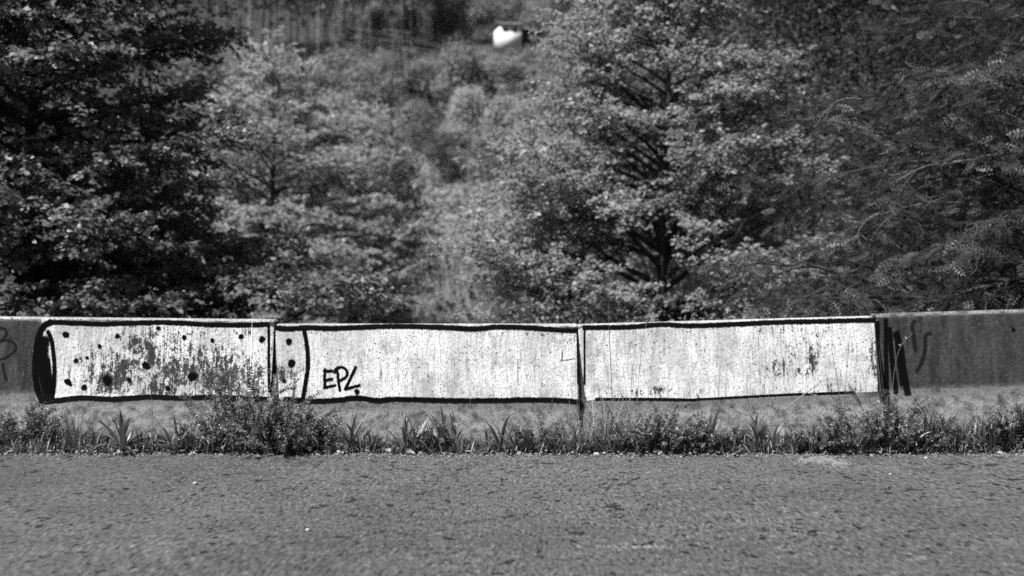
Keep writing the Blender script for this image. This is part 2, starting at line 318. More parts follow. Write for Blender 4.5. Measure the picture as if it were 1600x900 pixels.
for bi, (u0, u1, v0, v1) in enumerate(BARS):
    x0, x1 = (u0 - 800) / 240, (u1 - 800) / 240
    zt0, zt1 = (CAM[2] - (v - 450) * 8.07 / F for v in (v0, v1))
    slope = math.atan2(zt1 - zt0, x1 - x0); xc = (x0 + x1) / 2; half = (x1 - x0) / 2
    e = empty('concrete_barrier', (xc, 0, (zt0 + zt1) / 2 - .822), blabel[bi], 'barrier', 'concrete barriers along the road edge')
    e.rotation_euler = (0, -slope, (0, .002, -.002, -.004)[bi]); e.location.y = (0, .006, -.002, -.006)[bi]
    Mx = Matrix.LocRotScale(e.location, e.rotation_euler, None); Mi = np.array(Mx.inverted()); Mm = np.array(Mx)
    xs = np.concatenate(([-half, -half + .003, -half + .008], np.linspace(-half + .014, half - .014, 250), [half - .008, half - .003, half]))
    ins = np.concatenate(([.014, .006, .0015], np.zeros(250), [.0015, .006, .014]))
    cen = np.array((.15, .3)); V = []
    dp = nrm(cen[None] - prof); npf = len(prof)
    Pp = prof[None] + dp[None] * ins[:, None, None]
    V = np.concatenate((np.broadcast_to(xs[:, None, None], (len(xs), npf, 1)), Pp), -1)
    jit = rng.normal(0, .0007, V.shape); V = V + jit
    # chipped arrises along the top edge
    top = (prof[:, 1] > .795) & (prof[:, 0] < .1)
    for _ in range(9):
        cx = rng.uniform(-half, half); w = rng.uniform(.01, .05); V[:, top, 2] -= (rng.uniform(.002, .008) * np.exp(-((xs - cx) / w) ** 2))[:, None]; 
    if bi == 2:
        V[:, top, 2] -= (.012 * np.exp(-((xs - (-.42)) / .06) ** 2))[:, None]
    Vw = V.reshape(-1, 3) @ Mm[:3, :3].T + Mm[:3, 3]; U_, V_ = proj(Vw)
    onface = (V.reshape(-1, 3)[:, 1] < .09) & (V.reshape(-1, 3)[:, 2] > .2)
    tl = np.interp(U_, *zip(*TOPL)); bl = np.interp(U_, *zip(*BOTL))
    paint_toplight = np.clip((V_ - tl + 2) / 4, 0, 1) * np.clip((bl + 2 - V_) / 4, 0, 1) * np.clip((U_ - 64) / 5, 0, 1) * np.clip((1374 - U_) / 4, 0, 1) * onface
    paint_toplight = np.maximum(paint_toplight, gauss(U_, V_, [(69, 500, 6, 6, 1.0), (62, 520, 5, 12, .62), (52, 560, 4, 40, .5), (56, 622, 6, 10, .5)]) * onface)
    zq = V.reshape(-1, 3)[:, 2]; paint_toplight = np.maximum(paint_toplight, (.5, .52, .53, .42)[bi] * np.clip((zq - .795) / .012, 0, 1))  # sunlit brightness of the top edge put into the colour, bare segment too
    stain = gauss(U_, V_, [(a, b_, c_ * 1.25, d_ * 1.25, k) for (a, b_, c_, d_, k) in STAIN]) * paint_toplight * onface
    stain = np.maximum(stain, (.34 * np.exp(-((V_ - tl - 8) / 5) ** 2) + .36 * np.exp(-((bl - V_ - 4) / 8) ** 2)) * paint_toplight * onface)
    zl = V.reshape(-1, 3)[:, 2]; yl = V.reshape(-1, 3)[:, 1]
    if bi in (0, 3): dirt = .85 * np.clip((zl - .28) / .1, 0, 1) * np.clip((.812 - zl) / .02, 0, 1) * (yl < .1) * (np.clip((75 - U_) / 20, 0, 1) if bi == 0 else 1)
    else: dirt = np.zeros_like(zl)
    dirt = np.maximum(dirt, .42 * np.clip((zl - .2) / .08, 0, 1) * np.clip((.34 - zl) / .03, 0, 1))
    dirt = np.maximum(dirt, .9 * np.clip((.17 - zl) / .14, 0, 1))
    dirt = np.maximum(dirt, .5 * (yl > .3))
    n = len(xs); i = np.arange(n - 1)[:, None] * npf + np.arange(npf - 1)[None]
    Fq = np.stack((i, i + npf, i + npf + 1, i + 1), -1).reshape(-1, 4)
    Vf = V.reshape(-1, 3)
    b = obj('body', Vf, Fq, M['concrete'], e, {'paint': paint_toplight, 'stain': stain, 'dirt': dirt, 'grey': gauss(U_, V_, GREY) * paint_toplight}, smooth=True)
    # end caps
    for k, s in ((0, 1), (n - 1, -1)):
        ring = Vf[k * npf:(k + 1) * npf]; m = npf // 2
        L = [(a, a + 1, npf - 2 - a, npf - 1 - a) for a in range(m - 1)]
        L = np.array([q if s > 0 else q[::-1] for q in L])
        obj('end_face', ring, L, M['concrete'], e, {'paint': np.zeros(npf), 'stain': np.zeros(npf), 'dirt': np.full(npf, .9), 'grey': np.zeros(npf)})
    bars.append((e, Mm, Mi, u0, u1))

def on_wall(u, v, bi, off=.0022):
    e, Mm, Mi, u0, u1 = bars[bi]
    u = np.asarray(u, float); v = np.asarray(v, float)
    d = np.stack(((u - 800) / F, np.ones_like(u), -(v - 450) / F), -1); dl = d @ Mi[:3, :3].T; c = Mi[:3, :3] @ CAM + Mi[:3, 3]
    t = np.full(u.shape, 8.0)
    for _ in range(8):
        p = c + t[..., None] * dl; t = t + (front_y(p[..., 2]) - p[..., 1]) / dl[..., 1]
    p = c + t[..., None] * dl
    dz = (front_y(p[..., 2] + .004) - front_y(p[..., 2] - .004)) / .008
    nn = nrm(np.stack((np.zeros_like(dz), -np.ones_like(dz), dz), -1))
    return p + nn * off
def spline(pts, step=1.6):
    pts = np.asarray(pts, float)
    if len(pts) == 2: pts = np.array((pts[0], (pts[0] + pts[1]) / 2, pts[1]))
    Pq = np.vstack((2 * pts[0] - pts[1], pts, 2 * pts[-1] - pts[-2])); out = []
    for a in range(1, len(Pq) - 2):
        p0, p1, p2, p3 = Pq[a - 1:a + 3]; n = max(2, int(np.linalg.norm((p2 - p1)[:2]) / step)); t = np.linspace(0, 1, n, endpoint=False)[:, None]
        out.append(.5 * (2 * p1 + (p2 - p0) * t + (2 * p0 - 5 * p1 + 4 * p2 - p3) * t ** 2 + (3 * p1 - p0 - 3 * p2 + p3) * t ** 3))
    return np.vstack(out + [pts[-1:]])
offs = [0]
def stroke(bi, pts, w, mat='spray', name='graffiti_line', label=None):
    S = spline(pts); T = nrm(np.gradient(S, axis=0)); N = np.stack((-T[:, 1], T[:, 0]), -1)
    # extend by half a width for rounded ends
    S = np.vstack((S[0] - T[0] * w * .5, S, S[-1] + T[-1] * w * .5)); N = np.vstack((N[:1], N, N[-1:]))
    w = w * .88; k = np.linspace(-1, 1, 9); hw = w * .5 * 1.35
    UV = S[:, None] + N[:, None] * k[None, :, None] * hw
    dist = np.abs(k)[None].repeat(len(S), 0) * hw; ed = np.clip((w * .5 * 1.35 - dist) / (w * .5 * .7), 0, 1)
    ed[0] = 0; ed[-1] = 0
    offs[0] = (offs[0] + 1) % 7
    P = on_wall(UV[..., 0], UV[..., 1], bi, .0018 + .0004 * offs[0]); n, m = P.shape[:2]; i = np.arange(n - 1)[:, None] * m + np.arange(m - 1)[None]
    o = obj(name, P.reshape(-1, 3), np.stack((i, i + 1, i + m + 1, i + m), -1).reshape(-1, 4), M[mat], bars[bi][0], {'edge': ed.ravel()})
    if label: o['label'] = label
    return o
def dot(bi, u, v, r, mat='spray'):
    rs = np.array((.02, .5, .8, 1.0, 1.25)) * r; a = np.linspace(0, 2 * np.pi, 20, endpoint=False); ph = random.random() * 6
    wob = 1 + .08 * np.sin(2 * a + ph) + .05 * np.sin(3 * a + 2 * ph)
    U = u + rs[:, None] * np.cos(a) * wob; V = v + rs[:, None] * np.sin(a) * wob; offs[0] = (offs[0] + 1) % 7
    P = on_wall(U, V, bi, .0018 + .0004 * offs[0]); ed = np.repeat(np.array((1, 1, .8, .5, 0)), 20)
    i = np.arange(4)[:, None] * 20; j = np.arange(20)[None]; j2 = (j + 1) % 20
    Fq = np.stack((i + j, i + j2, i + 20 + j2, i + 20 + j), -1).reshape(-1, 4)
    return obj('graffiti_dot', P.reshape(-1, 3), Fq, M[mat], bars[bi][0], {'edge': ed})
random.seed(3)
# cigarette outline, dotted end
stroke(0, [(74, 506), (84, 503.5), (120, 505), (160, 506.5), (200, 505), (260, 504), (320, 507), (380, 508), (419, 507)], 8)
stroke(0, [(80, 503.5), (69, 509), (61, 525), (56, 550), (54.5, 575), (57, 600), (62, 618), (72, 629)], 10)
stroke(0, [(75, 518), (80, 530), (84, 555), (85, 580), (84, 605), (82, 622)], 7)
stroke(0, [(70, 530), (67, 560), (69, 590), (75, 620)], 17, 'spray_soft')
stroke(0, [(74, 560), (77, 590), (80, 618)], 9, 'spray_soft')
stroke(0, [(64, 628), (90, 626), (130, 622), (180, 624), (230, 620.5), (280, 622), (330, 621), (419, 624)], 9, 'spray')
stroke(0, [(420, 509), (420, 540), (420, 575), (421, 612)], 4.5)
stroke(0, [(394, 505), (393, 540), (391.6, 572)], 1.6, 'scratch', 'paint_drip')
for d in [(103, 522.6, 4.8), (183.6, 525, 3.5), (247.4, 512.6, 3.2), (288, 527, 3.6), (155.6, 541, 3), (136, 559, 2.6), (228, 571, 5.8), (202, 593.4, 3.4), (300.6, 588, 6.8), (105.5, 596, 4.6), (109, 599, 3.6), (131.6, 605, 4.3), (332, 531.6, 3.5), (376.6, 526, 4.1), (409, 530, 4.9), (388, 598, 3.3), (262, 606, 3.2)]: dot(0, *d)
for d in [(168, 594, 7.2), (119, 563, 3.6)]: dot(0, *d, mat='spray_soft')
stroke(0, [(0, 512), (8, 515), (10, 523), (1, 532)], 4, 'spray_grey', 'graffiti_letter'); stroke(0, [(0, 534), (12, 531), (24, 538), (23, 548), (12, 557), (0, 562)], 4, 'spray_grey', 'graffiti_letter'); stroke(0, [(4, 568), (7, 582), (10, 594)], 4, 'spray_grey', 'graffiti_letter')
# EPL panel
stroke(1, [(430, 512), (450, 514), (480, 512), (520, 513), (620, 510), (700, 512), (740, 514), (780, 511), (830, 512.5), (880, 516), (901, 516.5)], 8)
stroke(1, [(475, 516), (479.5, 540), (481, 570), (477, 600), (473, 624)], 7)
stroke(1, [(445, 624), (480, 627), (520, 626), (560, 622), (590, 626), (620, 624), (700, 626), (760, 626), (840, 625), (880, 626), (901, 628)], 9.5)
stroke(1, [(902, 513), (902.5, 560), (903, 600)], 3)
stroke(1, [(429, 515), (429, 560), (429, 612)], 2.2)
for d in [(451.4, 534, 5), (455.6, 567.4, 5.8), (443.4, 594, 3.7)]: dot(1, *d)
for pts in [[(508, 577), (507, 592), (508, 606)], [(506, 580), (519, 579.4)], [(506, 594.4), (519, 591.6)], [(506, 606), (524, 602)]]: stroke(1, pts, 4.6, 'spray', 'graffiti_letter')
for pts in [[(527, 580), (529, 596), (531, 610)], [(522, 582), (526, 576), (534, 573.5), (541, 578), (542, 586), (536, 592), (529, 595)]]: stroke(1, pts, 4.6, 'spray', 'graffiti_letter')
for pts in [[(556, 573), (549, 588), (539, 608)], [(539, 608), (550, 605), (562, 602)]]: stroke(1, pts, 4.6, 'spray', 'graffiti_letter')
dot(1, 557.4, 612, 3.9)
stroke(1, [(878.5, 548), (878, 556), (877, 564)], 1.8, 'spray_grey', 'crack'); stroke(1, [(877, 563), (888, 562), (897, 560)], 1.3, 'spray_grey', 'crack'); stroke(1, [(809, 560), (809, 580), (809.5, 600)], 1.1, 'spray_grey', 'crack')
# blank panel
stroke(2, [(912, 512), (981, 511), (1032, 507.5), (1082, 509), (1150, 506.5), (1217, 503.5), (1285, 502), (1366, 500)], 7.5)
stroke(2, [(931, 624), (1015, 624), (1082, 625)], 5.5); stroke(2, [(1075, 625), (1150, 621), (1217, 617.5), (1285, 615), (1335, 613)], 4.5)
stroke(2, [(913, 514), (913, 560), (913, 600)], 3); stroke(2, [(1371, 503), (1372, 540), (1373.5, 575), (1374.5, 606)], 5, 'spray')
# bare panel
stroke(3, [(1384, 500), (1384, 540), (1385, 585), (1387, 628)], 7); stroke(3, [(1390, 513), (1392, 545), (1396, 583), (1400, 614)], 8, 'spray_soft'); stroke(3, [(1400, 521), (1407, 545), (1411, 576), (1418, 616)], 11, 'spray_soft')
stroke(3, [(1400, 522), (1403, 560), (1409, 600)], 6, 'spray_soft')
stroke(3, [(1429, 500), (1425, 508), (1427, 525), (1430, 547)], 6, 'spray_grey'); stroke(3, [(1454, 520), (1446, 524), (1445, 545), (1440, 565), (1432, 579)], 6, 'spray_grey')
dot(3, 1583, 515, 2.6)

# ------------------------------------------------------------------ trees
def polyline(p0, d, L, n, droop=0., wob=.06, g=rng):
    """curving polyline; droop>0 bends the end downwards"""
    P = [np.array(p0, float)]; d = nrm(np.array(d, float)); s = L / (n - 1)
    for a in range(n - 1):
        d = nrm(d + g.normal(0, wob, 3) + np.array((0, 0, -droop / (n - 1)))); P.append(P[-1] + d * s)
    return np.array(P)
def at(P, s):
    f = s * (len(P) - 1); a = min(int(f), len(P) - 2); return P[a] + (P[a + 1] - P[a]) * (f - a), nrm(P[a + 1] - P[a])
def grow(seed, H, r0, rad, nl, t0, up, droop, sec, twig, leaf_sp, leaf_len, lmat, bmat, tpl=OVAL, clip=None, lean=(0, 0), twig_len=(.22, .5), flat=.45, az=None, twig_r=.0035, keep=1.0, extra=()):
    """returns (woodV,woodF,leafV,leafF,tone). rad(h 0..1)->limb length; clip(world pts)->mask of twigs worth keeping"""
    g = np.random.default_rng(seed); wood = []; tw = []
    n = 14; hz = np.linspace(0, 1, n); w = np.cumsum(g.normal(0, .02 * H / n * 3, (n, 2)), 0)
    trunk = np.stack((w[:, 0] + lean[0] * hz * H, w[:, 1] + lean[1] * hz * H, hz * H), -1); tr = r0 * (1 - hz * .93)
    wood.append(tube(trunk, tr, 9)); ph = g.uniform(0, 6)
    for k in range(nl + len(extra)):
        t = t0 + (1 - t0) * (k + g.uniform(0, .9)) / nl; t = min(t, .985); p, _ = at(trunk, t); a = ph + k * 2.399 + g.normal(0, .35)
        if az is not None: a = az(g, k, a)
        e = up(t) + g.normal(0, .12); L = rad(t) * g.uniform(.78, 1.12)
        if k >= nl: t, a, e, L = extra[k - nl]; p, _ = at(trunk, t)
        if L < .15: continue
        d = (math.cos(a) * math.cos(e), math.sin(a) * math.cos(e), math.sin(e)); P = polyline(p, d, L, 8, droop, .07, g)
        rb = max(.006, min(r0 * (1 - t) * .55 + .006, .012 + .016 * L)); wood.append(tube(P, rb * (1 - .85 * np.linspace(0, 1, 8)), 5))
        ns = max(2, int(L * sec)); subs = [(P, L, .35)]
        for q in range(ns):
            s = .18 + .8 * (q + g.uniform(0, 1)) / ns; s = min(s, .98); b, dd = at(P, s); sg = 1 if q % 2 else -1
            an = sg * g.uniform(.55, 1.1); c, sn = math.cos(an), math.sin(an)
            d2 = np.array((dd[0] * c - dd[1] * sn, dd[0] * sn + dd[1] * c, dd[2] * .6 + g.normal(.03, .16))); L2 = L * (.16 + .38 * (1 - s)) * g.uniform(.7, 1.2) + .12
            P2 = polyline(b, d2, L2, 6, droop * .8, .1, g); wood.append(tube(P2, max(.004, rb * .4 * (1 - s * .5)) * (1 - .8 * np.linspace(0, 1, 6)), 4)); subs.append((P2, L2, .05))
        for (Q, LQ, s0) in subs:
            nt = max(2, int(LQ * twig))
            for q in range(nt + 1):
                s = 1. if q == nt else s0 + (1 - s0) * (q + g.uniform(0, 1)) / nt; s = min(s, .995)
                b, dd = at(Q, s); an = (1 if q % 2 else -1) * g.uniform(.4, 1.2) if q < nt else g.normal(0, .2); c, sn = math.cos(an), math.sin(an)
                d3 = nrm(np.array((dd[0] * c - dd[1] * sn, dd[0] * sn + dd[1] * c, dd[2] * .5 + g.normal(.02, .22)))); tw.append(np.concatenate((b, d3, (g.uniform(*twig_len),))))
    tw = np.array(tw)
    if keep < 1: tw = tw[g.random(len(tw)) < keep]
    if clip is not None: tw = tw[clip(tw[:, :3])]
    B, D, L = tw[:, :3], tw[:, 3:6], tw[:, 6]
    E = B + D * L[:, None] - np.array((0, 0, .12)) * (L ** 2)[:, None] * (1 + droop)
    # twigs: 3 sided prisms, vectorised
    A = nrm(np.cross(D, (0, 0, 1.)) + 1e-6); C = np.cross(A, D); an = np.arange(3) * 2 * np.pi / 3
    o = (np.cos(an)[None, :, None] * A[:, None] + np.sin(an)[None, :, None] * C[:, None]) * twig_r
    TV = np.concatenate((B[:, None] + o, E[:, None] + o * .35), 1).reshape(-1, 3); base = (np.arange(len(B)) * 6)[:, None]
    TF = np.stack([base + np.array(q) for q in ((0, 1, 4, 3), (1, 2, 5, 4), (2, 0, 3, 5))], 1).reshape(-1, 4); wood.append((TV, TF))
    # leaves
    cnt = np.maximum(2, (L / leaf_sp).astype(int)); idx = np.repeat(np.arange(len(B)), cnt); m = len(idx)
    fr = g.uniform(.02, 1.05, m); pos = B[idx] * (1 - fr[:, None]) + E[idx] * fr[:, None] - np.array((0, 0, .1)) * 0
    sd = np.where(g.random(m) < .5, 1., -1.); side = A[idx] * sd[:, None]
    ld = nrm(D[idx] * g.uniform(.2, 1.0, (m, 1)) + side * g.uniform(.3, 1.1, (m, 1)) + g.normal(0, .3, (m, 3)) * (1, 1, .8) - np.array((0, 0, .18)))
    rad_ = nrm(pos * (1, 1, 0) + (0, 0, 1e-6)); nor = nrm(np.array((0, 0, .75)) + rad_ * .55 + g.normal(0, flat, (m, 3))); sc = leaf_len * np.clip(g.normal(1, .2, m), .5, 1.3)
    tone = np.clip(g.beta(2, 2.4, m) * .75 + .25 * g.random(len(B))[idx], 0, 1)
    LV, LF, lt = scatter(*tpl, pos + g.normal(0, .02, (m, 3)), ld, nor, sc, tone)
    WV, WF = cat_parts(wood)
    return WV, WF, LV, LF, lt
def tree(name, pos, data, lmat, bmat, label, group=None, cat='tree', rz=0):
    e = empty(name, pos, label, cat, group, rz); WV, WF, LV, LF, lt = data
    obj('trunk', WV, WF, M[bmat], e, smooth=True); obj('crown', LV, LF, M[lmat], e, {'tone': lt}); return e
def base_at(u, d): 
    x = (u - 800) / F * d; y = CAM[1] + d; return (x, y, float(ground_z(x, y)) - .1)

# big dark broadleaf at the left
b = base_at(30, 14.2)
tree('broadleaf_tree', b, grow(11, 7.6, .16, lambda t: 2.8 * (1 - .6 * max(0, (t - .3)) / .7) ** .75, 108, .1, lambda t: .1 + .6 * t, .28, 3.6, 10, .0155, .07, 'leaf_left', 'bark', flat=.6, extra=[(.35, -.2, .16, 4.1)]), 'leaf_left', 'bark', 'large dark glossy-leaved tree standing over the dotted end of the barrier')
# two softer trees behind it
b = base_at(425, 27)
tree('alder_tree', b, grow(12, 7.7, .14, lambda t: 3.4 * (1 - t) ** .75 + .35, 62, .08, lambda t: .3 + .5 * t, .2, 3.0, 7.5, .022, .092, 'leaf_mid', 'bark', flat=.6), 'leaf_mid', 'bark', 'blurred tall mid-grey tree just right of the large dark glossy-leaved tree')
b = base_at(558, 35)
tree('alder_tree', b, grow(13, 7.0, .14, lambda t: 2.75 * (1 - t) ** .7 + .4, 66, .06, lambda t: .3 + .5 * t, .2, 2.8, 7, .026, .1, 'leaf_mid', 'bark', flat=.6), 'leaf_mid', 'bark', 'blurred lower conical tree left of the bright meadow gap')
# alder with visible trunk
b = base_at(1046, 16.5)
tree('alder_tree', b, grow(21, 8.6, .1, lambda t: max(.35, 3.8 - 3.55 * t), 112, .08, lambda t: .35 + .45 * t, .3, 3.2, 9, .0165, .062, 'leaf_alder', 'bark', flat=.6, az=lambda g, k, a: a if -math.sin(a) < .95 else (-.45 if math.cos(a) > 0 else math.pi + .45) + g.normal(0, .15)), 'leaf_alder', 'bark', 'tall pale-leaved tree with dark trunk and limbs showing, behind the blank barrier segment')
# feathery locust whose trunk stands outside the frame on the right
b = base_at(1790, 12.2)
lv = grow(31, 7.2, .13, lambda t: 3.9 * (1 - t) ** .45 + .4, 46, .16, lambda t: .22 + .35 * t, .5, 2.4, 5.6, .045, .125, 'leaf_locust', 'twig', tpl=PINN, twig_len=(.25, .6), flat=.7, az=lambda g, k, a: math.pi + g.normal(0, .8) if k % 4 else a, twig_r=.003, keep=.85)
lt_ = tree('locust_tree', b, lv, 'leaf_locust', 'twig', 'feathery dark locust tree reaching in over the bare barrier segment', cat='tree')
g = np.random.default_rng(5); bw_ = []
for (u, v, du, dv) in [(1600, 190, -130, -60), (1585, 330, -30, 70), (1590, 260, -230, 60), (1560, 240, -180, 10), (1345, 155, -90, -25), (1470, 300, -70, 60), (1530, 250, 15, 90), (1440, 240, -40, 80), (1400, 400, -50, 80), (1285, 280, 5, 40), (1590, 310, -40, 20), (1380, 330, -60, 40), (1520, 380, -70, 60)]:
    d = 11.3 + g.uniform(-.5, .6); p = px(u, v, d); q = px(u + du, v + dv, d + g.uniform(-.3, .3)); L = np.linalg.norm(q - p)
    Pq = polyline(p, q - p, L, 9, .35, .14, g); o = obj('dead_twig', *tube(Pq - np.array(b), .0045 * (1 - .75 * np.linspace(0, 1, 9)), 4), M['dead'], lt_)
    for _ in range(3):
        c, dd = at(Pq, g.uniform(.3, .9)); obj('side_twig', *tube(polyline(c, dd + g.normal(0, .5, 3), L * g.uniform(.15, .35), 5, .2, .1, g) - np.array(b), .0022, 3), M['dead'], o)

# ------------------------------------------------------------------ shrubs, hidden wood and hillside
def blob(seed, H, Wd, n, leaf, lobes=15, low=.15, trunk_r=.12, tall=1.):
    g = np.random.default_rng(seed); C = []; Rr = []
    for k in range(lobes):
        h = g.uniform(low, 1); r = math.sqrt(max(.02, 1 - ((h - .42) / .62) ** 2)) * Wd * .5; a = g.uniform(0, 6.28); q = math.sqrt(g.random())
        C.append((math.cos(a) * r * q * .8, math.sin(a) * r * q * .8, H * (.04 + .84 * h))); Rr.append(Wd * g.uniform(.14, .26))
    C = np.array(C); Rr = np.array(Rr); k = g.choice(lobes, n, p=Rr ** 2 / (Rr ** 2).sum())
    d = nrm(g.normal(0, 1, (n, 3)) + (0, 0, .25)); rr = Rr[k] * np.clip(g.normal(.9, .27, n), .2, 1.7)
    pos = C[k] + d * rr[:, None] * (1, 1, tall) + g.normal(0, .035 * Wd, (n, 3)); nor = nrm(d * .8 + (0, 0, .45) + g.normal(0, .5, (n, 3))); dr = nrm(np.cross(nor, g.normal(0, 1, (n, 3))))
    tone = np.clip(g.beta(2, 2, n) * .7 + .3 * g.random(lobes)[k], 0, 1)
    LV, LF, lt = scatter(*KITE, pos, dr, nor, leaf * g.uniform(.6, 1.4, n), tone)
    wood = [tube(np.array(((0, 0, -.3), (0.02 * H, 0, H * .3), (0, .02 * H, H * .8))), np.array((1, .7, .15)) * trunk_r, 7)]
    for c in C[:8]: wood.append(tube(np.array(((0, 0, H * .12), (c * .5 + (0, 0, H * .08)), c)), np.array((.5, .3, .1)) * trunk_r, 4))
    return *cat_parts(wood), LV, LF, lt
protos = {}
def proto(key, lmat, bmat='bark', **kw):
    WV, WF, LV, LF, lt = blob(**kw); protos[key] = (mesh_np('trunk', WV, WF, None, True, M[bmat]), mesh_np('crown', LV, LF, {'tone': lt}, False, M[lmat]))
proto('pale0', 'leaf_pale', seed=1, H=6, Wd=5.5, n=8000, leaf=.34); proto('pale1', 'leaf_pale', seed=2, H=7, Wd=5.5, n=8000, leaf=.36, lobes=20)
proto('hill0', 'leaf_hill', seed=3, H=9, Wd=7, n=9000, leaf=.36, lobes=20); proto('hill1', 'leaf_hill', seed=4, H=8, Wd=8, n=9000, leaf=.36, lobes=22); proto('hill2', 'leaf_hill', seed=8, H=10, Wd=6, n=8000, leaf=.36, lobes=18)
proto('dark0', 'leaf_dark', seed=5, H=10, Wd=7, n=45000, leaf=.08, lobes=30, low=.0); proto('dark1', 'leaf_dark', seed=6, H=12, Wd=8, n=45000, leaf=.085, lobes=34, low=.0)
proto('shrub0', 'leaf_alder', seed=7, H=2.6, Wd=2.6, n=9000, leaf=.085, lobes=20, low=.0, trunk_r=.03)
def put(key, name, u, d, sc, label, group, rz, cat='tree', sink=.2):
    b = base_at(u, d); e = empty(name, (b[0], b[1], b[2] - sink), label, cat, group, rz); e.scale = (sc, sc, sc * (1 + .12 * math.sin(u * .37 + d)))
    for nm, me in zip(('trunk', 'crown'), protos[key]):
        o = bpy.data.objects.new(nm, me); COL.objects.link(o); o.parent = e
    return e
g = np.random.default_rng(9)
for (u, d, k, sc) in [(612, 60, 0, .62), (690, 74, 1, .7), (770, 66, 0, .85), (560, 86, 1, 1.), (735, 92, 0, .75), (825, 84, 1, 1.05), (640, 96, 0, .95), (500, 100, 1, 1.1), (775, 104, 1, .9), (700, 112, 0, .85), (590, 112, 1, 1.), (845, 108, 0, 1.1), (655, 122, 1, .95), (735, 124, 1, .9), (530, 120, 0, 1.1), (800, 122, 0, 1.0), (450, 112, 0, 1.2), (660, 60, 1, .4), (752, 56, 1, .42), (880, 95, 1, 1.2), (930, 80, 0, 1.1)]:
    put(('pale%d' if (u + d) % 3 else 'hill%d') % k, 'valley_tree', u, d, sc * (1 if (u + d) % 3 else .72), 'out-of-focus bushy tree filling the valley gap between the larger trees', 'pale trees in the valley gap', g.uniform(0, 6), sink=.4)
put('dark0', 'dark_tree', 678, 108, .62, 'single dark round tree among the pale valley trees', None, 1.)
for (u, d, k, sc) in [(430, 134, 0, 1.05), (470, 140, 1, 1.), (505, 132, 2, 1.), (545, 138, 0, 1.), (580, 133, 1, .95), (612, 141, 2, .9), (650, 136, 0, .95), (690, 139, 1, 1.), (725, 134, 0, 1.05), (765, 137, 1, 1.), (800, 135, 2, .9), (840, 140, 0, 1.1), (395, 138, 1, 1.1), (880, 134, 1, 1.1)]:
    put('hill%d' % k, 'hillside_tree', u, d, sc, 'blurred mid-grey tree in the lower hillside row above the valley', 'lower hillside trees', g.uniform(0, 6), sink=.6)
for (u, d, k, sc) in [(560, 166, 1, .68), (600, 163, 0, .6), (640, 168, 2, .58), (672, 164, 1, .6), (705, 170, 0, .55), (732, 166, 2, .5), (490, 168, 0, .6), (525, 172, 1, .55), (762, 168, 1, .6), (806, 170, 0, .5), (840, 172, 1, .5), (875, 170, 1, .9), (450, 166, 2, .68), (415, 170, 0, .72), (370, 165, 1, .85), (330, 172, 0, .8)]:
    put('hill%d' % k, 'hillside_tree', u, d, sc, 'blurred mid-grey tree in the upper hillside row below the slender pale trunks', 'upper hillside trees', g.uniform(0, 6), sink=.6)
for (u, d, k, sc) in [(360, 152, 0, .75), (400, 155, 1, .7), (440, 151, 2, .65), (475, 156, 0, .66), (512, 152, 1, .62), (548, 157, 2, .6), (588, 152, 0, .6), (630, 155, 1, .62), (668, 152, 0, .6), (702, 156, 2, .6), (738, 152, 1, .6), (772, 155, 0, .6), (810, 152, 1, .6), (850, 156, 0, .7)]:
    put('hill%d' % k, 'hillside_tree', u, d, sc, 'small blurred mid-grey tree in the middle hillside row', 'middle hillside trees', g.uniform(0, 6), sink=.6)
for (u, d, k, sc) in [(345, 181, 0, .6), (385, 184, 1, .55), (420, 180, 2, .5), (455, 185, 0, .55), (485, 181, 1, .5), (520, 184, 2, .5), (555, 180, 0, .55), (590, 184, 1, .5), (625, 181, 0, .5), (660, 185, 2, .55), (695, 181, 1, .55), (725, 184, 0, .5), (855, 184, 1, .6)]:
    put('dark%d' % (k % 2), 'thicket_tree', u, d, sc, 'small dark tree at the foot of the slender pale trunks', 'dark thicket below the eucalyptus', g.uniform(0, 6), sink=.6)
for (u, d, k, sc) in [(180, 70, 0, 1.), (260, 84, 1, 1.), (330, 96, 2, 1.1), (390, 92, 0, .9), (300, 130, 1, 1.2), (240, 150, 0, 1.3), (200, 185, 1, 1.4), (310, 160, 2, 1.1), (900, 120, 1, 1.1), (940, 140, 0, 1.2), (985, 110, 1, 1.1), (1030, 90, 0, 1.1), (960, 175, 1, 1.3), (1040, 150, 0, 1.4), (1100, 120, 1, 1.3), (1140, 85, 2, 1.2), (1010, 60, 1, .9), (120, 110, 0, 1.3)]:
    put('hill%d' % k, 'slope_tree', u, d, sc, 'blurred tree on the slope glimpsed only through gaps in the near crowns', 'slope trees glimpsed through the near crowns', g.uniform(0, 6), sink=.6)
for (u, d, k, sc) in [(640, 214, 0, .9), (590, 216, 1, .9), (690, 212, 2, .95), (725, 216, 1, 1.05), (750, 208, 0, .85), (840, 216, 1, .9), (880, 206, 0, 1.1), (545, 222, 2, .9), (910, 215, 0, 1.2), (800, 226, 1, 1.1)]:
    put('hill%d' % k, 'wood_tree', u, d, sc, 'round-headed tree at the top of the hillside near the white house', 'round trees at the top of the hillside', g.uniform(0, 6), sink=.6)
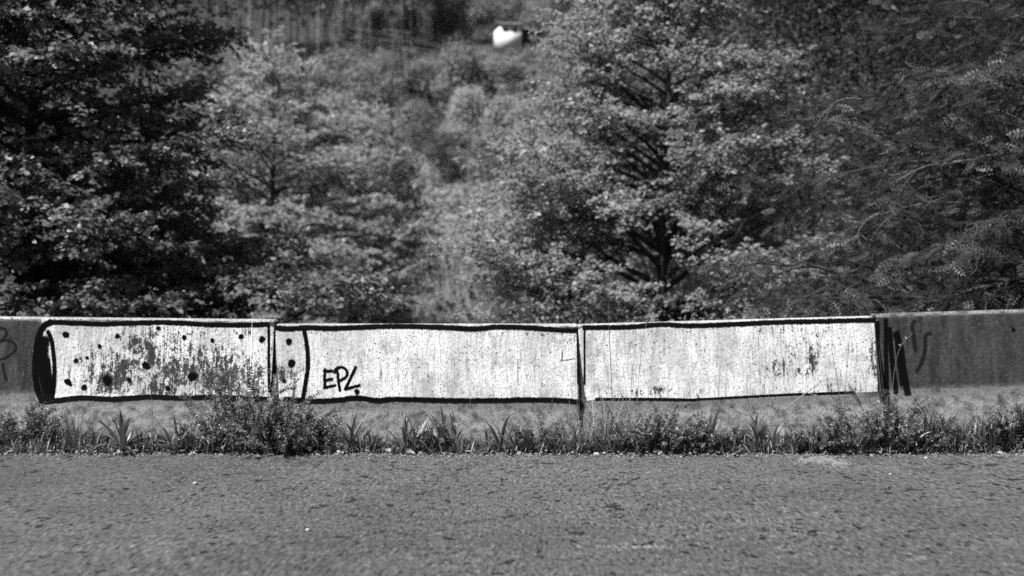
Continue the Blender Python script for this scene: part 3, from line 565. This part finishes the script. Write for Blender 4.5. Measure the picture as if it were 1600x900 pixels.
# eucalyptus with pale trunks
def euc(seed):
    g = np.random.default_rng(seed); H = 26; P = polyline((0, 0, -.5), (g.normal(0, .015), 0, 1), H, 12, 0, .012, g); wood = [tube(P, .19 * (1 - .75 * np.linspace(0, 1, 12)), 7)]; C = []
    for k in range(15):
        c, _ = at(P, .42 + .57 * k / 15); a = g.uniform(0, 6.28); L = g.uniform(1., 2.6); q = c + (math.cos(a) * L, math.sin(a) * L, L * .8); wood.append(tube(np.array((c, (c + q) / 2 - (0, 0, .15), q)), np.array((.07, .05, .02)), 4)); C.append(q)
    C.append(P[-1]); C = np.array(C); n = 3600; k = g.integers(0, len(C), n); pos = C[k] + g.normal(0, .75, (n, 3)) * (1, 1, .7); nor = g.normal(0, 1, (n, 3)) + (0, 0, .5)
    LV, LF, lt = scatter(*KITE, pos, g.normal(0, 1, (n, 3)) - (0, 0, .8), nor, .42 * g.uniform(.6, 1.4, n), g.random(n)); return *cat_parts(wood), LV, LF, lt
for k in range(2):
    WV, WF, LV, LF, lt = euc(40 + k); protos['euc%d' % k] = (mesh_np('trunk', WV, WF, None, True, M['bark_pale']), mesh_np('crown', LV, LF, {'tone': lt}, False, M['leaf_euc']))
for q, (u, d) in enumerate([(322, 196), (340, 190), (365, 194), (388, 186), (394, 199), (410, 204), (447, 190), (464, 203), (489, 198), (497, 184), (512, 207), (525, 190), (552, 204), (579, 196), (596, 209), (643, 203), (665, 210), (705, 222), (300, 204), (280, 192), (255, 199), (330, 206), (352, 201), (376, 208), (420, 196), (433, 210), (456, 199), (478, 192), (505, 200), (538, 198), (566, 210), (612, 202), (628, 196), (655, 204)]):
    e = put('euc%d' % (q % 2), 'eucalyptus_tree', u, d, 1., 'tall eucalyptus with slender pale trunk on the upper hillside', 'eucalyptus trees on the upper hillside', g.uniform(0, 6)); s_ = g.uniform(.75, 1.15); e.scale = (s_, s_, g.uniform(.85, 1.1))
# dark trees behind the near ones, left and right
for (u, d, k, sc, lab) in [(-120, 19, 0, .8, 'dark tree at the far left edge behind the glossy-leaved tree'), (110, 20, 1, .6, 'dark tree directly behind the trunk of the glossy-leaved tree'), (225, 40, 0, .85, 'dark tree seen between the glossy-leaved tree and the tall mid-grey tree'), (1250, 25, 1, 1.05, 'tall dark tree behind the right flank of the pale-leaved tree'), (1420, 21, 0, 1.2, 'tall dark tree behind the middle of the locust branches'), (1570, 24, 1, 1.1, 'tall dark tree behind the locust at the right edge'), (1760, 18, 0, 1.1, 'dark tree beyond the right edge behind the locust trunk'), (1150, 40, 0, .9, 'dark tree far behind the dark trunk of the tall pale-leaved tree')]:
    put('dark%d' % k, 'dark_tree', u, d, sc, lab, 'dark trees behind the near trees', u * .01)
for (u, d, sc, lab) in [(1115, 11.6, .78, 'low leafy shrub peeping over the top of the blank barrier segment'), (1250, 13.5, 1.05, 'leafy shrub below the right flank of the pale-leaved tree'), (1370, 12.4, .85, 'leafy shrub below the locust branches by the barrier joint'), (860, 15, .8, 'leafy shrub at the foot of the pale-leaved tree beside the meadow gap'), (980, 14.2, .8, 'leafy shrub just left of the dark trunk of the tall pale-leaved tree')]:
    put('shrub0', 'shrub', u, d, sc, lab, 'leafy shrubs behind the barrier', u * .7, 'shrub', sink=0)
# far wood as a mass above and beside the hillside trees
n = 40000; wx = g.uniform(-260, 260, n); wy = g.uniform(225, 420, n); wz = ground_z(wx, wy) + g.uniform(0, 1, n) ** .6 * 9 * (.7 + .3 * np.sin(wx * .35) * np.sin(wy * .3))
sel = wy > 225; LV, LF, lt = scatter(*KITE, np.stack((wx, wy, wz), -1), g.normal(0, 1, (n, 3)), g.normal(0, 1, (n, 3)) + (0, -.4, .7), g.uniform(.9, 2.4, n), g.random(n))
tag(obj('far_wood', LV, LF, M['leaf_dark'], attrs={'tone': lt}), 'dark wooded slope behind the slender pale trunks', 'wood', kind='stuff')
# undergrowth on the low ground behind the barrier
n = 45000; wy = 2.5 + 72 * g.random(n) ** 1.3; wx = g.uniform(-1, 1, n) * (6 + wy * .42); hh = .55 + .45 * np.sin(wx * 1.3 + wy * .4) * np.sin(wx * .37 - wy * .9)
LV, LF, lt = scatter(*KITE, np.stack((wx, wy, ground_z(wx, wy) + g.random(n) * hh * (.5 + .02 * wy)), -1), g.normal(0, 1, (n, 3)), g.normal(0, .6, (n, 3)) + (0, -.2, 1), g.uniform(.1, .26, n) * (1 + wy * .012), g.random(n))
tag(obj('undergrowth', LV, LF, M['leaf_dark'], attrs={'tone': lt}), 'low leafy undergrowth on the ground behind the barrier', 'undergrowth', kind='stuff')
# pale tall grass in the gap
n = 14000; d = g.uniform(44, 78, n); uu_ = np.interp(d, (44, 58, 78), (675, 705, 722)) + g.normal(0, 1, n) * np.interp(d, (44, 60, 78), (42, 24, 13))
gx_ = (uu_ - 800) / F * d; gy_ = d - 8; pos = np.stack((gx_, gy_, ground_z(gx_, gy_) - .02), -1)
LV, LF, lt = scatter(np.array([(0, .03, 0), (0, -.03, 0), (1, -.005, -.1), (1, .005, -.1)]), np.array([(0, 1, 2, 3)]), pos, g.normal(0, .3, (n, 3)) + (0, 0, 1), g.normal(0, 1, (n, 3)), g.uniform(.4, 1., n), g.random(n))
tag(obj('meadow_grass', LV, LF, M['straw'], attrs={'tone': lt}), 'pale tall grass in the gap between the trees', 'grass', kind='stuff')

# white house on the hill
def part(name, parts, mat, parent): return obj(name, *cat_parts(parts), M[mat], parent)
hb = px(799, 52, 190); hz = float(hb[2])
h = empty('house', (hb[0], hb[1], hz), 'small white house with grey roofed wing on the wooded hillside', 'house', rz=.25)
h.scale = (.74, .85, .55); part('wall', [box(-2.4, 2.2, 0, 5, -6, 2.6)], 'plaster', h)
V = np.array([(-2.7, -.4, 2.5), (2.4, -.4, 2.5), (2.4, 5.4, 2.5), (-2.7, 5.4, 2.5), (-2.7, 2.5, 3.8), (2.4, 2.5, 3.8), (-2.7, -.4, 2.7), (2.4, -.4, 2.7)], float)
obj('roof', V, np.array([(6, 7, 5, 4), (3, 4, 5, 2), (0, 1, 7, 6), (0, 3, 2, 1)]), M['tile'], h)
part('wing_wall', [box(2.2, 6.8, .6, 4.6, -6, 1.5)], 'timber', h); part('wing_roof', [box(2.25, 7.1, .2, 5, 1.5, 1.8)], 'tile', h)
for x in (-1.3, .7):
    w_ = part('window', [box(x - .45, x + .45, -.06, .04, .5, 1.7)], 'tile', h); part('pane', [box(x - .36, x + .36, -.09, -.061, .59, 1.61)], 'dark_glass', w_)
# power pylon and cables
pb = base_at(619, 134); py = empty('power_pylon', (pb[0], pb[1], pb[2]), 'slender pale lattice power pylon standing among the hillside trees', 'pylon')
lat = []; Hh = 11.5; wv = lambda z: .75 * (1 - z / Hh) + .16
for sx in (-1, 1):
    for sy in (-1, 1):
        o = part('leg', [tube(np.array([(sx * wv(z), sy * wv(z), z) for z in (-.5, 4, 8, Hh)]), .05, 4)], 'steel', py)
zs = np.linspace(.5, Hh - .3, 9)
for a, b_ in zip(zs[:-1], zs[1:]):
    for f in (lambda x, w: (x * w, -w), lambda x, w: (x * w, w), lambda x, w: (-w, x * w), lambda x, w: (w, x * w)):
        for s_ in (1, -1):
            p = (*f(s_, wv(a)), a); q = (*f(-s_, wv(b_)), b_); lat.append(tube(np.array((p, q)), .028, 3))
part('lattice_brace', lat, 'steel', py)
arms = [(-1.3, 11.3, 'uppermost'), (1.3, 10.95, 'second highest'), (-1.7, 10.2, 'third highest'), (1.7, 9.85, 'lowest')]
part('cross_arm', [tube(np.array(((-1.8, 0, 10.4), (1.8, 0, 10.05))), .06, 4), tube(np.array(((-1.4, 0, 11.5), (1.4, 0, 11.15))), .06, 4)], 'steel', py)
for ax, az_, lev in arms:
    part('insulator', [tube(np.array([(ax, 0, az_ + .2 - .06 * k) for k in range(8)]), .05 + .04 * (np.arange(8) % 2), 6)], 'steel', py)
    for side, tgt in (('left', px(60 + ax * 9, -85 - az_ * 2, 118)), ('right', px(1000 + ax * 9, 128 - az_ * 3, 128))):
        p = pb + np.array((ax, 0, az_ - .25)); t = np.linspace(0, 1, 24)[:, None]; Pq = p * (1 - t) + tgt * t; Pq[:, 2] -= 4 * 1.1 * (t[:, 0] * (1 - t[:, 0]))
        tag(obj('power_cable', *tube(Pq, .014, 4), M['wire']), '%s of the thin power cables running %s from the lattice pylon' % (lev, side), 'cable', 'power cables over the hillside')
# dark fence post with broken rail in the gap
fp = px(613, 468, 30); gz = float(ground_z(fp[0], fp[1])); fe = empty('fence_post', (fp[0], fp[1], gz), 'dark stubby fence post with broken board beside the pale grass gap', 'fence post', rz=.1)
part('post', [box(-.075, .075, -.07, .07, -.3, fp[2] - gz)], 'timber', fe); part('board', [box(.078, .5, -.03, .02, .7, fp[2] - gz - .22)], 'timber', fe)

# ------------------------------------------------------------------ weeds along the foot of the barrier
def ribbon_blades(base, az, L, lean, curl, w, g, seg=6, fold=.18):
    """arching blades, vectorised: base (n,3), az, length, initial lean from vertical, curl added along the blade"""
    n = len(az); s = np.linspace(0, 1, seg + 1); ang = lean[:, None] + curl[:, None] * s[None] ** 1.5
    ds = L[:, None] / seg; hr = np.concatenate((np.zeros((n, 1)), np.cumsum(np.sin(ang[:, :-1]) * ds, 1)), 1); hz = np.concatenate((np.zeros((n, 1)), np.cumsum(np.cos(ang[:, :-1]) * ds, 1)), 1)
    c, sn = np.cos(az)[:, None], np.sin(az)[:, None]; P = base[:, None] + np.stack((c * hr, sn * hr, hz), -1)
    prof_ = np.interp(s, (0, .12, .5, .8, 1), (.35, .6, 1, .75, .02))[None] * w[:, None] * .5
    side = np.stack((-sn + 0 * hr, c + 0 * hr, 0 * hr), -1); up = np.stack((-c * np.cos(ang), -sn * np.cos(ang), np.sin(ang)), -1)
    Lf = P + side * prof_[..., None] + up * (prof_ * fold)[..., None]; Rt = P - side * prof_[..., None] + up * (prof_ * fold)[..., None]
    V = np.stack((Lf, P, Rt), 2).reshape(-1, 3); k = (seg + 1) * 3
    f = np.array([(a * 3 + c_, a * 3 + c_ + 1, a * 3 + c_ + 4, a * 3 + c_ + 3) for a in range(seg) for c_ in (0, 1)])
    return V, (f[None] + (np.arange(n) * k)[:, None, None]).reshape(-1, 4), k
def wpos(u, y=-.3):
    d = y + 8; x = (u - 800) / F * d; return np.array((x, y, .015 + .05 * min(1, max(0, (x - 1.6) / 1.6))))
gw = np.random.default_rng(77)
def rosette(u, n, L, w, label, y=-.345, up=(.1, .8), name='plantain_plant'):
    p = wpos(u, y); e = empty(name, p, label, 'plant', 'broad-bladed plants along the barrier')
    for k in range(n):
        a = k * 2.4 + gw.normal(0, .3); q = k / n
        V, Fq, _ = ribbon_blades(gw.normal(0, .012, (1, 3)) * (1, 1, 0), np.array((a,)), np.array((1.15 * L * gw.uniform(.7, 1.1) * (1 - .15 * q),)), np.array((up[0] + (up[1] - up[0]) * q + gw.normal(0, .08),)), np.array((gw.uniform(.2, .8) + .5 * q,)), np.array((1.15 * w * gw.uniform(.7, 1.15),)), gw, 7, .3)
        obj('leaf', V, Fq, M['straw'] if k > n - 3 and gw.random() < .5 else M['blade'], e, {'tone': np.full(len(V), gw.random())}, smooth=True)
    return e
def extra_blades():
    for u, n, L, w, lab in [(150, 8, .13, .016, 'small blade plant between the dark fine tuft and the largest spiky plant'), (235, 9, .15, .014, 'small blade plant between the two spiky plants'), (520, 8, .2, .015, 'slim blade plant at the left of the upright plant below EPL'), (585, 8, .13, .02, 'flat low plant right of the upright plant below EPL'), (650, 9, .24, .018, 'slim blade plant second from the left in the dense clump'), (672, 8, .21, .02, 'blade plant in the shadowed middle of the dense clump'), (760, 8, .14, .016, 'low blade plant left of the spreading blade plant'), (805, 8, .25, .016, 'slim upright blade plant touching the spreading blade plant'), (900, 8, .16, .016, 'low blade plant at the foot of the joint before the blank segment'), (1205, 8, .19, .018, 'slim blade plant right of the wavy dock'), (1270, 9, .18, .02, 'leafy blade plant below the crossing dry sticks'), (1530, 10, .2, .018, 'blade plant around the pale cut stalk')]:
        rosette(u, n, L, w, lab, y=gw.uniform(-.36, -.3), up=(.05, .8))
def tuft(u, n, L, label, spread=.05, w=.006, lean=(.05, .6), curl=(.3, 1.8), mat='grass', y=-.28, bias=0., name='grass_tuft'):
    p = wpos(u, y); base = gw.normal(0, 1, (n, 3)) * (spread, spread * .5, 0); az = gw.uniform(0, 6.28, n) + bias * 0
    V, Fq, k = ribbon_blades(base, az, L * gw.uniform(.45, 1.1, n), gw.uniform(*lean, n), gw.uniform(*curl, n), w * gw.uniform(.5, 1.2, n), gw, 7)
    o = obj(name, V, Fq, M[mat], None, {'tone': np.repeat(gw.random(n), k)}, smooth=True); o.location = p
    return tag(o, label, 'grass tuft', 'grass tufts along the barrier')
def feather(u, wd, H, nst, label, flowers=.12, y=-.27, leaf=.017, mat='weed', name='feathery_weed', dp=.14):
    p = wpos(u, y); e = empty(name, p, label, 'plant', 'feathery weeds along the barrier'); st = []; pos = []; dr = []; nor = []; fp_ = []
    for k in range(nst):
        b = np.array((gw.normal(0, wd * .27), gw.normal(0, .05), 0.)); x = b[0] / (wd * .5 + 1e-6); d = np.array((x * .5 + gw.normal(0, .3), gw.normal(-.15, .3), 1.)); L = H * gw.uniform(.45, 1.08) * (1 - .35 * min(1, abs(x)))
        Pq = polyline(b, d, L, 8, .5, .14, gw); Pq[:, 1] = np.minimum(Pq[:, 1], dp - .02); st.append(tube(Pq, .0012, 3)); lines = [(Pq, L)]
        for q in range(3):
            c, dd = at(Pq, gw.uniform(.25, .9)); Q = polyline(c, dd + gw.normal(0, .6, 3), L * gw.uniform(.2, .45), 5, .3, .12, gw); Q[:, 1] = np.minimum(Q[:, 1], dp); st.append(tube(Q, .0008, 3)); lines.append((Q, L * .3))
        for Q, l in lines:
            m = max(3, int(l / .016))
            for s in np.linspace(.05, 1, m):
                c, dd = at(Q, min(s, .999)); a = gw.uniform(0, 6.28); A = nrm(np.cross(dd, (0.3, .2, 1))); B = np.cross(dd, A)
                for j in range(5):
                    t = a + j * 1.2566; r = A * math.cos(t) + B * math.sin(t); pos.append(c); dr.append(r + dd * .35); nor.append(dd + gw.normal(0, .4, 3))
            if gw.random() < flowers * 3:
                for _ in range(3): fp_.append(Q[-1] + gw.normal(0, .008, 3))
    obj('stem', *cat_parts(st), M['weed'], e); pos = np.array(pos); n = len(pos)
    V, Fq, lt = scatter(*KITE, pos, np.array(dr), np.array(nor), leaf * gw.uniform(.6, 1.3, n), np.clip(gw.beta(2, 2, n), 0, 1)); obj('foliage', V, Fq, M[mat], e, {'tone': lt})['kind'] = 'stuff'
    if fp_:
        fp_ = np.array(fp_); n = len(fp_); V, Fq, lt = scatter(*KITE, fp_, gw.normal(0, 1, (n, 3)), gw.normal(0, .5, (n, 3)) + (0, -.4, 1), np.full(n, .011), gw.random(n)); obj('flower', V, Fq, M['flower'], e, {'tone': lt})['kind'] = 'stuff'
    return e
def stalk(pts, r, label, mat='grass', head=0, d=7.72, name='grass_stalk', cat='stalk'):
    S2 = spline(np.array(pts, float), 12); S = np.array([px(u, v, d - .03 * (k / len(S2))) for k, (u, v) in enumerate(S2)])
    e = empty(name, tuple(S[-1]), label, cat); V, Fq = tube(S - S[-1], r * np.linspace(.6, 1.1, len(S)), 4); o = obj('stem', V, Fq, M[mat], e, {'tone': np.full(len(V), .5)})
    if head:
        n = head; k = gw.integers(0, 5, n); V, Fq, lt = scatter(*KITE, S[k] - S[-1] + gw.normal(0, .003, (n, 3)), gw.normal(0, .5, (n, 3)) + (0, 0, 1), gw.normal(0, 1, (n, 3)), np.full(n, .018), gw.random(n)); obj('seed_head', V, Fq, M['straw'], e, {'tone': lt})
    return e
rosette(190, 22, .27, .024, 'dark spiky broad-bladed plant, largest of those under the dotted barrier segment', up=(.05, 1.15))
rosette(275, 18, .2, .018, 'smaller spiky broad-bladed plant between the largest one and the big feathery bush', up=(.1, 1.1))
rosette(548, 9, .26, .02, 'upright broad-bladed plant right below the letters EPL', up=(.02, .5))
rosette(560, 5, .22, .022, 'short two-leaved plant leaning right below the letters EPL', y=-.26, up=(.1, .6))
rosette(632, 10, .24, .019, 'upright blade plant at the left of the dense clump under the EPL segment', up=(.02, .5))
rosette(690, 13, .25, .02, 'tall blade plant in the middle of the dense clump under the EPL segment', up=(.02, .45))
rosette(710, 9, .25, .018, 'blade plant at the right of the dense clump under the EPL segment', y=-.27, up=(.02, .6))
rosette(786, 13, .23, .021, 'spreading blade plant halfway between the dense clump and the barrier joint', up=(.05, .9))
rosette(825, 6, .2, .032, 'plant with one wide folded-over leaf next to the spreading blade plant', up=(.1, .9))
rosette(1108, 6, .24, .036, 'plant with two wide upright leaves right of the dense round weed', up=(.02, .6), name='dock_plant')
rosette(1182, 10, .23, .026, 'wavy upright dock under the middle of the blank barrier segment', up=(.02, .45), name='dock_plant')
extra_blades()
rosette(1246, 10, .16, .022, 'low broad-leaved plant below the leaning dry stick', up=(.2, 1.1), name='dock_plant')
rosette(1420, 9, .2, .034, 'broad-leaved dark plant at the foot of the faded squiggles', up=(.1, .9), name='dock_plant')
tuft(110, 90, .3, 'dark fine tuft at the foot of the black oval end', .06, .006, (.05, .8), (.1, .8), 'weed')
tuft(600, 50, .15, 'low dry tuft between the EPL letters and the dense clump', .06, .006)
tuft(662, 60, .14, 'short leafy tuft inside the dense clump under the EPL segment', .05, .008, mat='weed')
tuft(745, 50, .13, 'short sparse tuft right of the dense clump', .06, .006)
tuft(872, 70, .19, 'arching tuft just left of the joint before the blank segment', .07, .005)
tuft(940, 170, .42, 'large pale arching tuft at the joint before the blank segment', .09, .0065, (.03, .6), (.6, 2.4))
tuft(975, 80, .26, 'arching pale tuft between the large joint tuft and the dense round weed', .07, .006, (.1, .8), (.6, 2.))
tuft(1215, 90, .16, 'low tuft between the wavy dock and the low broad-leaved plant', .08, .006)
tuft(1285, 60, .15, 'low tuft below the right part of the blank segment', .07, .006)
tuft(1455, 190, .36, 'thick drooping tuft right of the faded squiggles', .07, .006, (.05, .7), (.8, 2.6), 'weed')
tuft(1500, 90, .2, 'mid-sized tuft in the middle of the bare segment', .07, .006)
tuft(1555, 110, .24, 'tuft at the right end of the bare segment in view', .08, .006, mat='weed')
feather(30, .5, .33, 46, 'blurred dark feathery weed at the left edge of the picture', .03)
feather(330, .28, .24, 26, 'small feathery weed left of the big feathery bush', .08)
feather(398, .66, .56, 70, 'big feathery bush covering the joint at the dotted segment', .2)
feather(425, .5, .27, 60, 'low dense feathery weed at the foot of the big bush, spilling on the road', .1, y=-.38)
feather(485, .36, .32, 40, 'feathery weed between the big bush and the EPL letters', .1)
feather(680, .3, .2, 26, 'leafy feathery weed inside the dense clump under the EPL segment', .1)
feather(850, .25, .24, 18, 'thin airy feathery weed under the cracked corner of the EPL segment', .1)
feather(1040, .46, .28, 80, 'dense round pale feathery weed under the blank segment', .05, y=-.34)
feather(1085, .2, .24, 24, 'dark feathery weed touching the right side of the dense round weed', .05)
feather(1150, .3, .17, 24, 'low feathery weed between the two docks', .05)
feather(1305, .34, .25, 44, 'dense feathery weed under the right end of the blank segment', .05, y=-.33)
feather(1350, .34, .36, 40, 'tall airy feathery weed against the black end line', .14)
feather(1400, .26, .36, 22, 'flowering feathery weed in front of the faded squiggles', .25)
feather(1480, .3, .18, 24, 'low feathery weed under the drooping tuft', .1, y=-.34)
feather(1595, .36, .34, 44, 'dark feathery weed at the right edge of the picture', .03)
stalk([(950, 462), (952, 520), (954, 570), (957, 628), (958, 690)], .0022, 'straight tall grass stalk rising above the barrier near the joint tuft', mat='weed')
stalk([(1028, 455), (1016, 492), (1006, 520), (998, 595), (992, 690)], .0018, 'curved tall grass stalk with seed head above the blank segment', head=24)
stalk([(994, 518), (990, 560), (986, 605), (984, 690)], .0016, 'thin grass stalk just left of the curved stalk with seed head')
stalk([(1299, 545), (1308, 590), (1314, 640), (1318, 690)], .0024, 'dark leaning stalk before the right end of the blank segment', mat='weed')
stalk([(1328, 515), (1324, 570), (1320, 620), (1318, 690)], .0018, 'thin upright stalk beside the dark leaning stalk', mat='weed')
stalk([(1340, 540), (1337, 590), (1335, 640), (1333, 690)], .0016, 'thin stalk nearest the black end line', mat='weed')
stalk([(1290, 592), (1262, 612), (1225, 640)], .0038, 'dry stick leaning on the slope under the blank segment', mat='straw', name='dry_stick', cat='stick')
stalk([(1261, 614), (1290, 621), (1300, 624)], .003, 'short dry stick crossing the leaning stick', mat='straw', name='dry_stick', cat='stick', d=7.75)
stalk([(1524, 632), (1526, 660), (1524, 690)], .004, 'pale cut stalk standing in front of the bare segment', mat='straw')
stalk([(1538, 655), (1530, 668), (1525, 688)], .0028, 'short pale stalk branching beside the cut stalk', mat='straw')
stalk([(1580, 655), (1562, 664), (1543, 672)], .003, 'pale dry twig lying at a slant right of the cut stalk', mat='straw', name='dry_stick', cat='stick')
stalk([(1425, 522), (1408, 540), (1398, 575), (1392, 640)], .0018, 'bent pale stalk crossing the faded squiggles', head=14)
stalk([(236, 598), (238, 640), (240, 695)], .0014, 'hair-thin stalk between the two spiky plants under the dotted segment', mat='weed')
stalk([(108, 612), (106, 650), (112, 695)], .0014, 'hair-thin stalk rising from the dark fine tuft', mat='weed')
stalk([(604, 628), (607, 660), (602, 695)], .0014, 'hair-thin stalk right of the plants below EPL', mat='weed')
stalk([(736, 612), (734, 650), (738, 695)], .0013, 'hair-thin stalk just right of the dense clump')
stalk([(868, 590), (862, 640), (866, 695)], .0013, 'hair-thin stalk in the arching tuft left of the joint')
stalk([(1118, 598), (1112, 650), (1110, 695)], .0013, 'hair-thin stalk above the plant with two wide upright leaves', mat='weed')
stalk([(1205, 590), (1199, 640), (1196, 695)], .0013, 'hair-thin stalk beside the wavy dock', mat='weed')
stalk([(1560, 612), (1552, 650), (1549, 695)], .0014, 'hair-thin branching stalk before the right end of the bare segment', head=10)
# ground cover and litter
n = 12000; X_ = gw.uniform(-4.2, 4.2, n); Y_ = np.clip(gw.normal(-.3, .06, n), -.45, -.18); base = np.stack((X_, Y_, .01 + .05 * np.clip((X_ - 1.6) / 1.6, 0, 1) * (Y_ > -.3)), -1)
dens = .6 + .4 * np.sin(X_ * 4.1 + 1) * np.sin(X_ * 1.7); sel = gw.random(n) < dens; base = base[sel]; n = len(base)
V, Fq, k = ribbon_blades(base, gw.uniform(0, 6.28, n), gw.uniform(.02, .06, n) + (gw.random(n) ** 2) * .16 * (.35 + .65 * np.abs(np.sin(base[:, 0] * 3.7) * np.sin(base[:, 0] * 1.1 + .6))), gw.uniform(.05, 1.0, n), gw.uniform(.2, 1.5, n), gw.uniform(.003, .011, n), gw, 4)
tag(obj('low_weeds', V, Fq, M['weed'], attrs={'tone': np.repeat(gw.random(n), k)}), 'short mixed weeds carpeting the soil strip', 'weeds', kind='stuff')
n = 330; X_ = gw.uniform(-4.2, 4.2, n); Y_ = -.36 - np.abs(gw.normal(0, .06, n)); V, Fq, lt = scatter(*LEAF6, np.stack((X_, Y_, .012 + gw.uniform(0, .015, n)), -1), gw.normal(0, 1, (n, 3)) * (1, 1, .2), gw.normal(0, .45, (n, 3)) + (0, 0, 1), gw.uniform(.012, .05, n), gw.random(n))
V[:, 2] = np.maximum(V[:, 2], .006); tag(obj('leaf_litter', V, Fq, M['straw'], attrs={'tone': lt}), 'dry fallen leaves and straw along the road edge', 'litter', kind='stuff')
n = 2600; X_ = gw.uniform(-4.2, 4.2, n); Y_ = -.36 - np.abs(gw.normal(0, .09, n)); tv = np.array([(-.5, -.4, 0), (.5, -.4, 0), (.5, .4, 0), (-.5, .4, 0), (-.3, -.2, .5), (.3, -.25, .5), (.3, .2, .5), (-.3, .2, .5)]); tf = np.array([(4, 5, 6, 7), (0, 1, 5, 4), (1, 2, 6, 5), (2, 3, 7, 6), (3, 0, 4, 7)])
V, Fq, lt = scatter(tv, tf, np.stack((X_, Y_, np.full(n, .003)), -1), gw.normal(0, 1, (n, 3)) * (1, 1, .1), gw.normal(0, .15, (n, 3)) + (0, 0, 1), gw.uniform(.004, .014, n), gw.random(n))
tag(obj('grit', V, Fq, M['grit'], attrs={'tone': lt}), 'loose grit and crumbled asphalt along the road edge', 'grit', kind='stuff')
# pebbles
def pebble(u, v, r, label):
    d = F * (CAM[2] - .0) / (v - 450); p = px(u, v, d); a = np.linspace(0, 2 * np.pi, 9)[:-1]; rings = []
    for (zz, rr) in ((-.2, .8), (.25, 1), (.6, .75), (.75, .3)): rings.append(np.stack((np.cos(a) * rr * r * (1 + gw.normal(0, .12, 8)), np.sin(a) * rr * r * .8 * (1 + gw.normal(0, .12, 8)), np.full(8, zz * r)), -1))
    V = np.vstack(rings); i = np.arange(3)[:, None] * 8; j = np.arange(8)[None]; j2 = (j + 1) % 8; Fq = np.concatenate((np.stack((i + j, i + j2, i + 8 + j2, i + 8 + j), -1).reshape(-1, 4), np.array([(24, 25, 26, 27), (24, 27, 28, 31), (28, 29, 30, 31)])))
    o = obj('pebble', V, Fq, M['stone'], smooth=True); o.location = (p[0], p[1], .004); tag(o, label, 'pebble', 'pale pebbles on the road')
pebble(1363, 713, .016, 'pale pebble on the road just below the right end of the blank segment')
pebble(305, 757, .014, 'pale pebble on the road below the smaller spiky plant')
pebble(481, 830, .01, 'tiny pale pebble in the middle left of the road')
pebble(1447, 717, .011, 'tiny pale pebble near the road edge below the drooping tuft')
pebble(1391, 743, .01, 'tiny pale pebble out on the road right of the pale patch')
